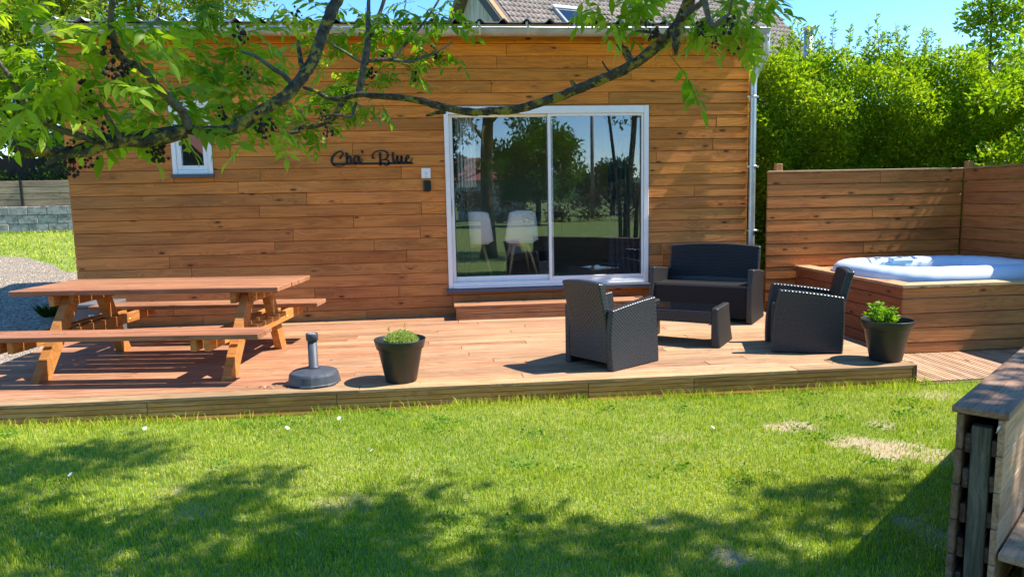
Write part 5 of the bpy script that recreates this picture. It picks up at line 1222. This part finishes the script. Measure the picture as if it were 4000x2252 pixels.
for (u, v, Y) in ((490, 265, -6.4), (482, 282, -6.4), (437, 250, -6.4), (445, 180, -6.4), (430, 150, -6.4), (335, 350, -6.3), (350, 365, -6.3), (320, 435, -6.25), (400, 495, -6.2), (425, 505, -6.2), (280, 575, -6.2), (278, 610, -6.2), (265, 640, -6.2), (285, 645, -6.2), (360, 590, -6.2), (355, 625, -6.2), (618, 575, -6.1), (630, 590, -6.1), (598, 600, -6.1), (945, 130, -5.9), (920, 165, -5.9), (935, 270, -5.9), (965, 285, -5.9), (870, 445, -5.95), (850, 425, -5.95), (1345, 205, -5.3), (1443, 115, -5.3), (1162, 50, -5.7), (1450, 275, -5.3), (1350, 360, -5.35), (1580, 160, -5.15), (1500, 220, -5.25), (1645, 220, -5.2), (1620, 300, -5.2), (1282, 505, -5.4), (1285, 540, -5.4), (1020, 475, -6.), (1028, 505, -6.), (1060, 490, -5.9), (1075, 560, -5.8), (1700, 200, -5.15), (1260, 455, -5.4), (2530, 100, -5.95), (2560, 120, -5.95), (2738, 115, -6.05), (2795, 95, -6.1), (2790, 165, -6.1), (2850, 100, -6.1)):
    if rnd.random() < .3: continue
    M = Matrix.Translation(Vector(atY(u, v, Y)) + Vector((0, 0, .02))) @ Matrix.Rotation(rnd.uniform(0, 6), 4, 'Z') @ Matrix.Scale(rnd.uniform(.5, .8), 4); obj('seed_cluster', rnd.choice(SEEDS), None, ash, M)
# unseen crown out of the frame, clumps placed to shade the lawn
def inpoly(x, y, P):
    ins = False; j = len(P) - 1
    for i in range(len(P)):
        if (P[i][1] > y) != (P[j][1] > y) and x < (P[j][0] - P[i][0]) * (y - P[i][1]) / (P[j][1] - P[i][1]) + P[i][0]: ins = not ins
        j = i
    return ins
SH = [[(-700, 1790), (0, 1785), (330, 1730), (560, 1720), (650, 1765), (520, 1830), (330, 1875), (240, 1935), (0, 1950), (-700, 1950)],
      [(-800, 1960), (0, 1945), (300, 2010), (700, 2020), (900, 1960), (1060, 1950), (1300, 1985), (1700, 1905), (1950, 1880), (2170, 1930), (2250, 1990), (2400, 2110), (2600, 2080), (2720, 2030), (2880, 1985), (2830, 2080), (2930, 2190), (3080, 2120), (3060, 1950), (3200, 1905), (3600, 1905), (3720, 2252), (4600, 2500), (4000, 3000), (-1500, 3000)],
      [(800, 1905), (960, 1860), (1150, 1865), (1080, 1925), (900, 1940)]]
HOLES = [(300, 2090, 120, 30), (620, 2140, 90, 30), (1500, 2120, 70, 26), (1700, 2010, 60, 22), (2260, 2060, 60, 25), (3200, 2100, 70, 30), (1930, 2080, 90, 45), (2020, 2140, 60, 30), (2480, 2200, 60, 40), (3380, 2010, 60, 25), (1150, 1975, 120, 22)]
cl = []
while len(cl) < 260:
    u, v = rnd.uniform(-1200, 4300), 1715 + 900 * rnd.random() ** 1.4
    if not any(inpoly(u, v, P) for P in SH): continue
    if any(((u - a) / c) ** 2 + ((v - b) / d) ** 2 < 1 for (a, b, c, d) in HOLES): continue
    g_ = atZ(u, v, -.15); h = rnd.uniform(4.2, 7.); p = g_ + SUND * (h / SUND[2]); cl.append((*p, .27))
V, F, T = blob_leaves(cl, 48, .125, 1); fo = part('foliage', np_mesh('foliage', V, F, T), M_ASHF, ash, WI); fo['kind'] = 'stuff'
for c in rnd.sample(cl, 16):
    e = np.array(c[:3]); s = np.array((TB[0] + .1, TB[1] + .3, 3.2 + rnd.random() * 2)); m_ = s * .5 + e * .5 + [0, 0, .5]
    part('branch', MB().tube([s, m_, e], [.05, .03, .008], 7, rough=.06), M_BARK, ash, WI)
t2 = thing('second_ash', 'second ash with several dark stems reflected at the sofa side of the door', 'tree', (4.9, -10.6, -.15))
for (dx, dy, tx, ty, r) in ((0, 0, .4, .2, .085), (.2, .1, 1.3, -.3, .06), (-.15, .05, -.6, -.2, .05), (.05, -.1, .1, .8, .05)):
    part('trunk', MB().tube([(dx, dy, -.2), (dx * 1.3, dy, 1.2), (dx + tx * .4, dy + ty * .4, 3), (dx + tx, dy + ty, 6)], [r * 1.2, r, r * .8, r * .3], 10, rough=.06), M_BARK, t2)
cl = crown_clumps((5.1, -10.8, 5.2), 2.6, 1.8, 2.0, 70, .5)
V, F, T = blob_leaves(cl, 90, .14, 1); part('crown', np_mesh('crown', V, F, T), M_ASHF, t2, wmat(t2).inverted())

# ------------------------------------------------------------------ grass
def grass(X, Y, H, Wd, name, label, lean=.5, yellow=0.):
    n = len(X); Z = ground_h(X, Y) - .004; a = rng.uniform(0, 2 * math.pi, n); ca, sa = np.cos(a), np.sin(a)
    ln = rng.uniform(.05, lean, n) * H; b_ = rng.uniform(0, 2 * math.pi, n); lx, ly = np.cos(b_) * ln, np.sin(b_) * ln
    B0 = np.stack([X - ca * Wd / 2, Y - sa * Wd / 2, Z], 1); B1 = np.stack([X + ca * Wd / 2, Y + sa * Wd / 2, Z], 1)
    M0 = np.stack([X - ca * Wd * .4 + lx * .35, Y - sa * Wd * .4 + ly * .35, Z + H * .6], 1); M1 = np.stack([X + ca * Wd * .4 + lx * .35, Y + sa * Wd * .4 + ly * .35, Z + H * .6], 1)
    T0 = np.stack([X + lx, Y + ly, Z + H * rng.uniform(.85, 1, n)], 1)
    V = np.stack([B0, B1, M0, M1, T0], 1).reshape(-1, 3); i = np.arange(n)[:, None] * 5
    F = np.concatenate([i + [[0, 1, 3]], i + [[0, 3, 2]], i + [[2, 3, 4]]], 1).reshape(-1, 3)
    patch = .5 + .25 * np.sin(X * 2.1 + 1.3 * np.sin(Y * 1.7)) + .2 * np.sin(Y * 3.7 + X * 1.1)
    t_ = np.clip(rng.normal(.32, .2, n) + .35 * (patch - .5) + yellow, 0, 1); t_ = np.where(rng.random(n) < .05, 1, t_)
    return tag(obj(name, np_mesh(name, V, F, np.repeat(t_, 3)), M_GRASS), label, 'grass', kind='stuff')
X = rng.uniform(-5., 5.2, 420000); Y = rng.uniform(-6.5, -3.24, 420000)
d = (np.stack([X, Y, np.full_like(X, -.13)], 1) - CAM) @ RC; U = 2000 + FPX * d[:, 0] / d[:, 1]; Vv = 1126 - FPX * d[:, 2] / d[:, 1]
k = (U > -150) & (U < 4150) & (Vv < 2420) & (rng.random(len(X)) > bare(X, Y) * .88) & (rng.random(len(X)) < np.where(Y < -4.6, .95, .75)); X, Y = X[k], Y[k]
print('blades', len(X))
H = rng.uniform(.016, .038, len(X)); tuft = np.clip(np.sin(X * 6.3 + 2 * np.sin(Y * 5)) * np.sin(Y * 7.1 + X), 0, 1) ** 3; H = H * (1 + .6 * tuft)
grass(X, Y, H, rng.uniform(.003, .0052, len(X)), 'grass', 'short mown grass on the lawn in front of the deck')
n = 3000; X = rng.uniform(-4.2, 3.75, n) ; Y = -3.262 - np.abs(rng.normal(0, .05, n)); dens = .35 + .65 * (np.sin(X * 3.3) * np.sin(X * 1.3 + 1) > -.1); k = rng.random(n) < dens; X, Y = X[k], Y[k]
grass(X, Y, rng.uniform(.03, .10, len(X)) , rng.uniform(.003, .006, len(X)), 'long_grass', 'uncut longer grass along the foot of the deck', .8)
n = 30000; X = rng.uniform(-20, -4.2, n); Y = rng.uniform(2.5, 9.6, n); k = Y > gravel_edge(X) + .03; X, Y = X[k], Y[k]
grass(X, Y, rng.uniform(.04, .075, len(X)), rng.uniform(.012, .022, len(X)), 'far_grass', 'sunny grass between the gravel drive and the block wall', .6, .15)
n = 26000; X = rng.uniform(-4.2, 5.2, n); Y = rng.uniform(-6.3, -3.26, n); k = (np.sin(X * 2.9 + 1.2 * np.sin(Y * 4)) * np.sin(Y * 3.3 + 1) + .5 * np.sin(X * 11 + Y * 9)) > .1; k |= bare(X, Y) > .25; X, Y = X[k], Y[k]
g_ = grass(X, Y, rng.uniform(.012, .026, len(X)), rng.uniform(.003, .005, len(X)), 'dry_grass', 'dead straw-coloured thatch showing between the green blades', 2.6)
g_.data.materials.clear(); g_.data.materials.append(leafmat('dry_straw', (.42, .33, .14), (.72, .6, .32), .25, .6, (1, .95, .8)))
n = 2600; cx = rng.uniform(-4.2, 5, 70); cyy = rng.uniform(-6.2, -3.3, 70); q_ = rng.integers(0, 70, n); X = cx[q_] + rng.normal(0, .05, n); Y = np.minimum(cyy[q_] + rng.normal(0, .05, n), -3.27)
V, F, T = leaf_cloud(np.stack([X, Y, ground_h(X, Y) + rng.uniform(.005, .03, n)], 1), np.stack([rng.normal(0, 1, n), rng.normal(0, 1, n), rng.uniform(.1, .7, n)], 1), rng.uniform(.014, .03, n), rng.uniform(.01, .018, n), .15)
tag(obj('clover', np_mesh('clover', V, F, T), leafmat('clover_leaf', (.06, .18, .015), (.14, .30, .03), .35, .45)), 'broad-leaved clover and weeds among the grass', 'weeds', kind='stuff')
n = 46; X = rng.uniform(-3.2, 3.4, n); Y = -3.2 + np.abs(rng.normal(0, .9, n)); Y = np.clip(Y, -3.2, -.5); X[:14] = -1.35 + rng.normal(0, .15, 14); Y[:14] = -3.08 + rng.normal(0, .05, 14)
V, F, T = leaf_cloud(np.stack([X, Y, np.full(n, .004)], 1), np.stack([rng.normal(0, 1, n), rng.normal(0, 1, n), np.full(n, .12)], 1), rng.uniform(.012, .04, n), rng.uniform(.006, .014, n), .1)
tag(obj('litter', np_mesh('litter', V, F, T), leafmat('dry_litter', (.2, .12, .05), (.6, .5, .32), .1, .7, (1, 1, .8))), 'dry leaf scraps and wood splinters scattered over the deck', 'litter', kind='stuff')
wd = thing('weed_tuft', 'dark green weed tuft growing at the gravel edge behind the table', 'weed', (-5.05, 1.1, -.02))
n = 160; a = rng.uniform(0, 6.28, n); P = np.stack([.08 * np.cos(a) * rng.random(n), .08 * np.sin(a) * rng.random(n), np.zeros(n)], 1)
V, F, T = leaf_cloud(P, np.stack([np.cos(a) * .6, np.sin(a) * .6, np.ones(n)], 1), rng.uniform(.1, .24, n), rng.uniform(.01, .018, n), .2); part('blades', np_mesh('blades', V, F, T), M_DTREE, wd)
M_PETAL = plain('daisy_petal', (.75, .75, .72), .6); M_YEL = plain('daisy_heart', (.6, .4, .03), .6)
dm = MB()
for k in range(11):
    a = k * 2 * math.pi / 11; dm.add([(0, 0, .0), (.011 * math.cos(a - .22), .011 * math.sin(a - .22), .002), (.014 * math.cos(a), .014 * math.sin(a), .003), (.011 * math.cos(a + .22), .011 * math.sin(a + .22), .002)], [(0, 1, 2, 3)])
dme = dm.mesh('flower_head'); dme.materials.append(M_PETAL)
DL = ['white daisy in the sunny lawn below the picnic table', 'white daisy in the lawn below the parasol base', 'left one of two daisies growing together in mid lawn', 'right one of two daisies growing together in mid lawn', 'white daisy in the lawn above the sandy patches', 'white daisy beside the large sandy patch', 'white daisy in the shade at the bottom left', 'white daisy between the pot and the picnic table leg']
for (u, v), lb in zip(((566, 1672), (1122, 1670), (1432, 1758), (1452, 1757), (2784, 1668), (3203, 1718), (275, 1852), (1325, 1632)), DL):
    p = atZ(u, v, -.11); t = thing('daisy', lb, 'daisy', p, rnd.uniform(0, 6), 'white daisies in the lawn'); part('flower_head', dme, None, t, Matrix.Rotation(R_(-35), 4, 'X') @ Matrix.Scale(1.15, 4))
    part('stem', MB().tube([(0, 0, -.05), (0, 0, -.001)], .0012, 4), M_HERB, t)
print('leaves', nleaf, 'tiles', NT)
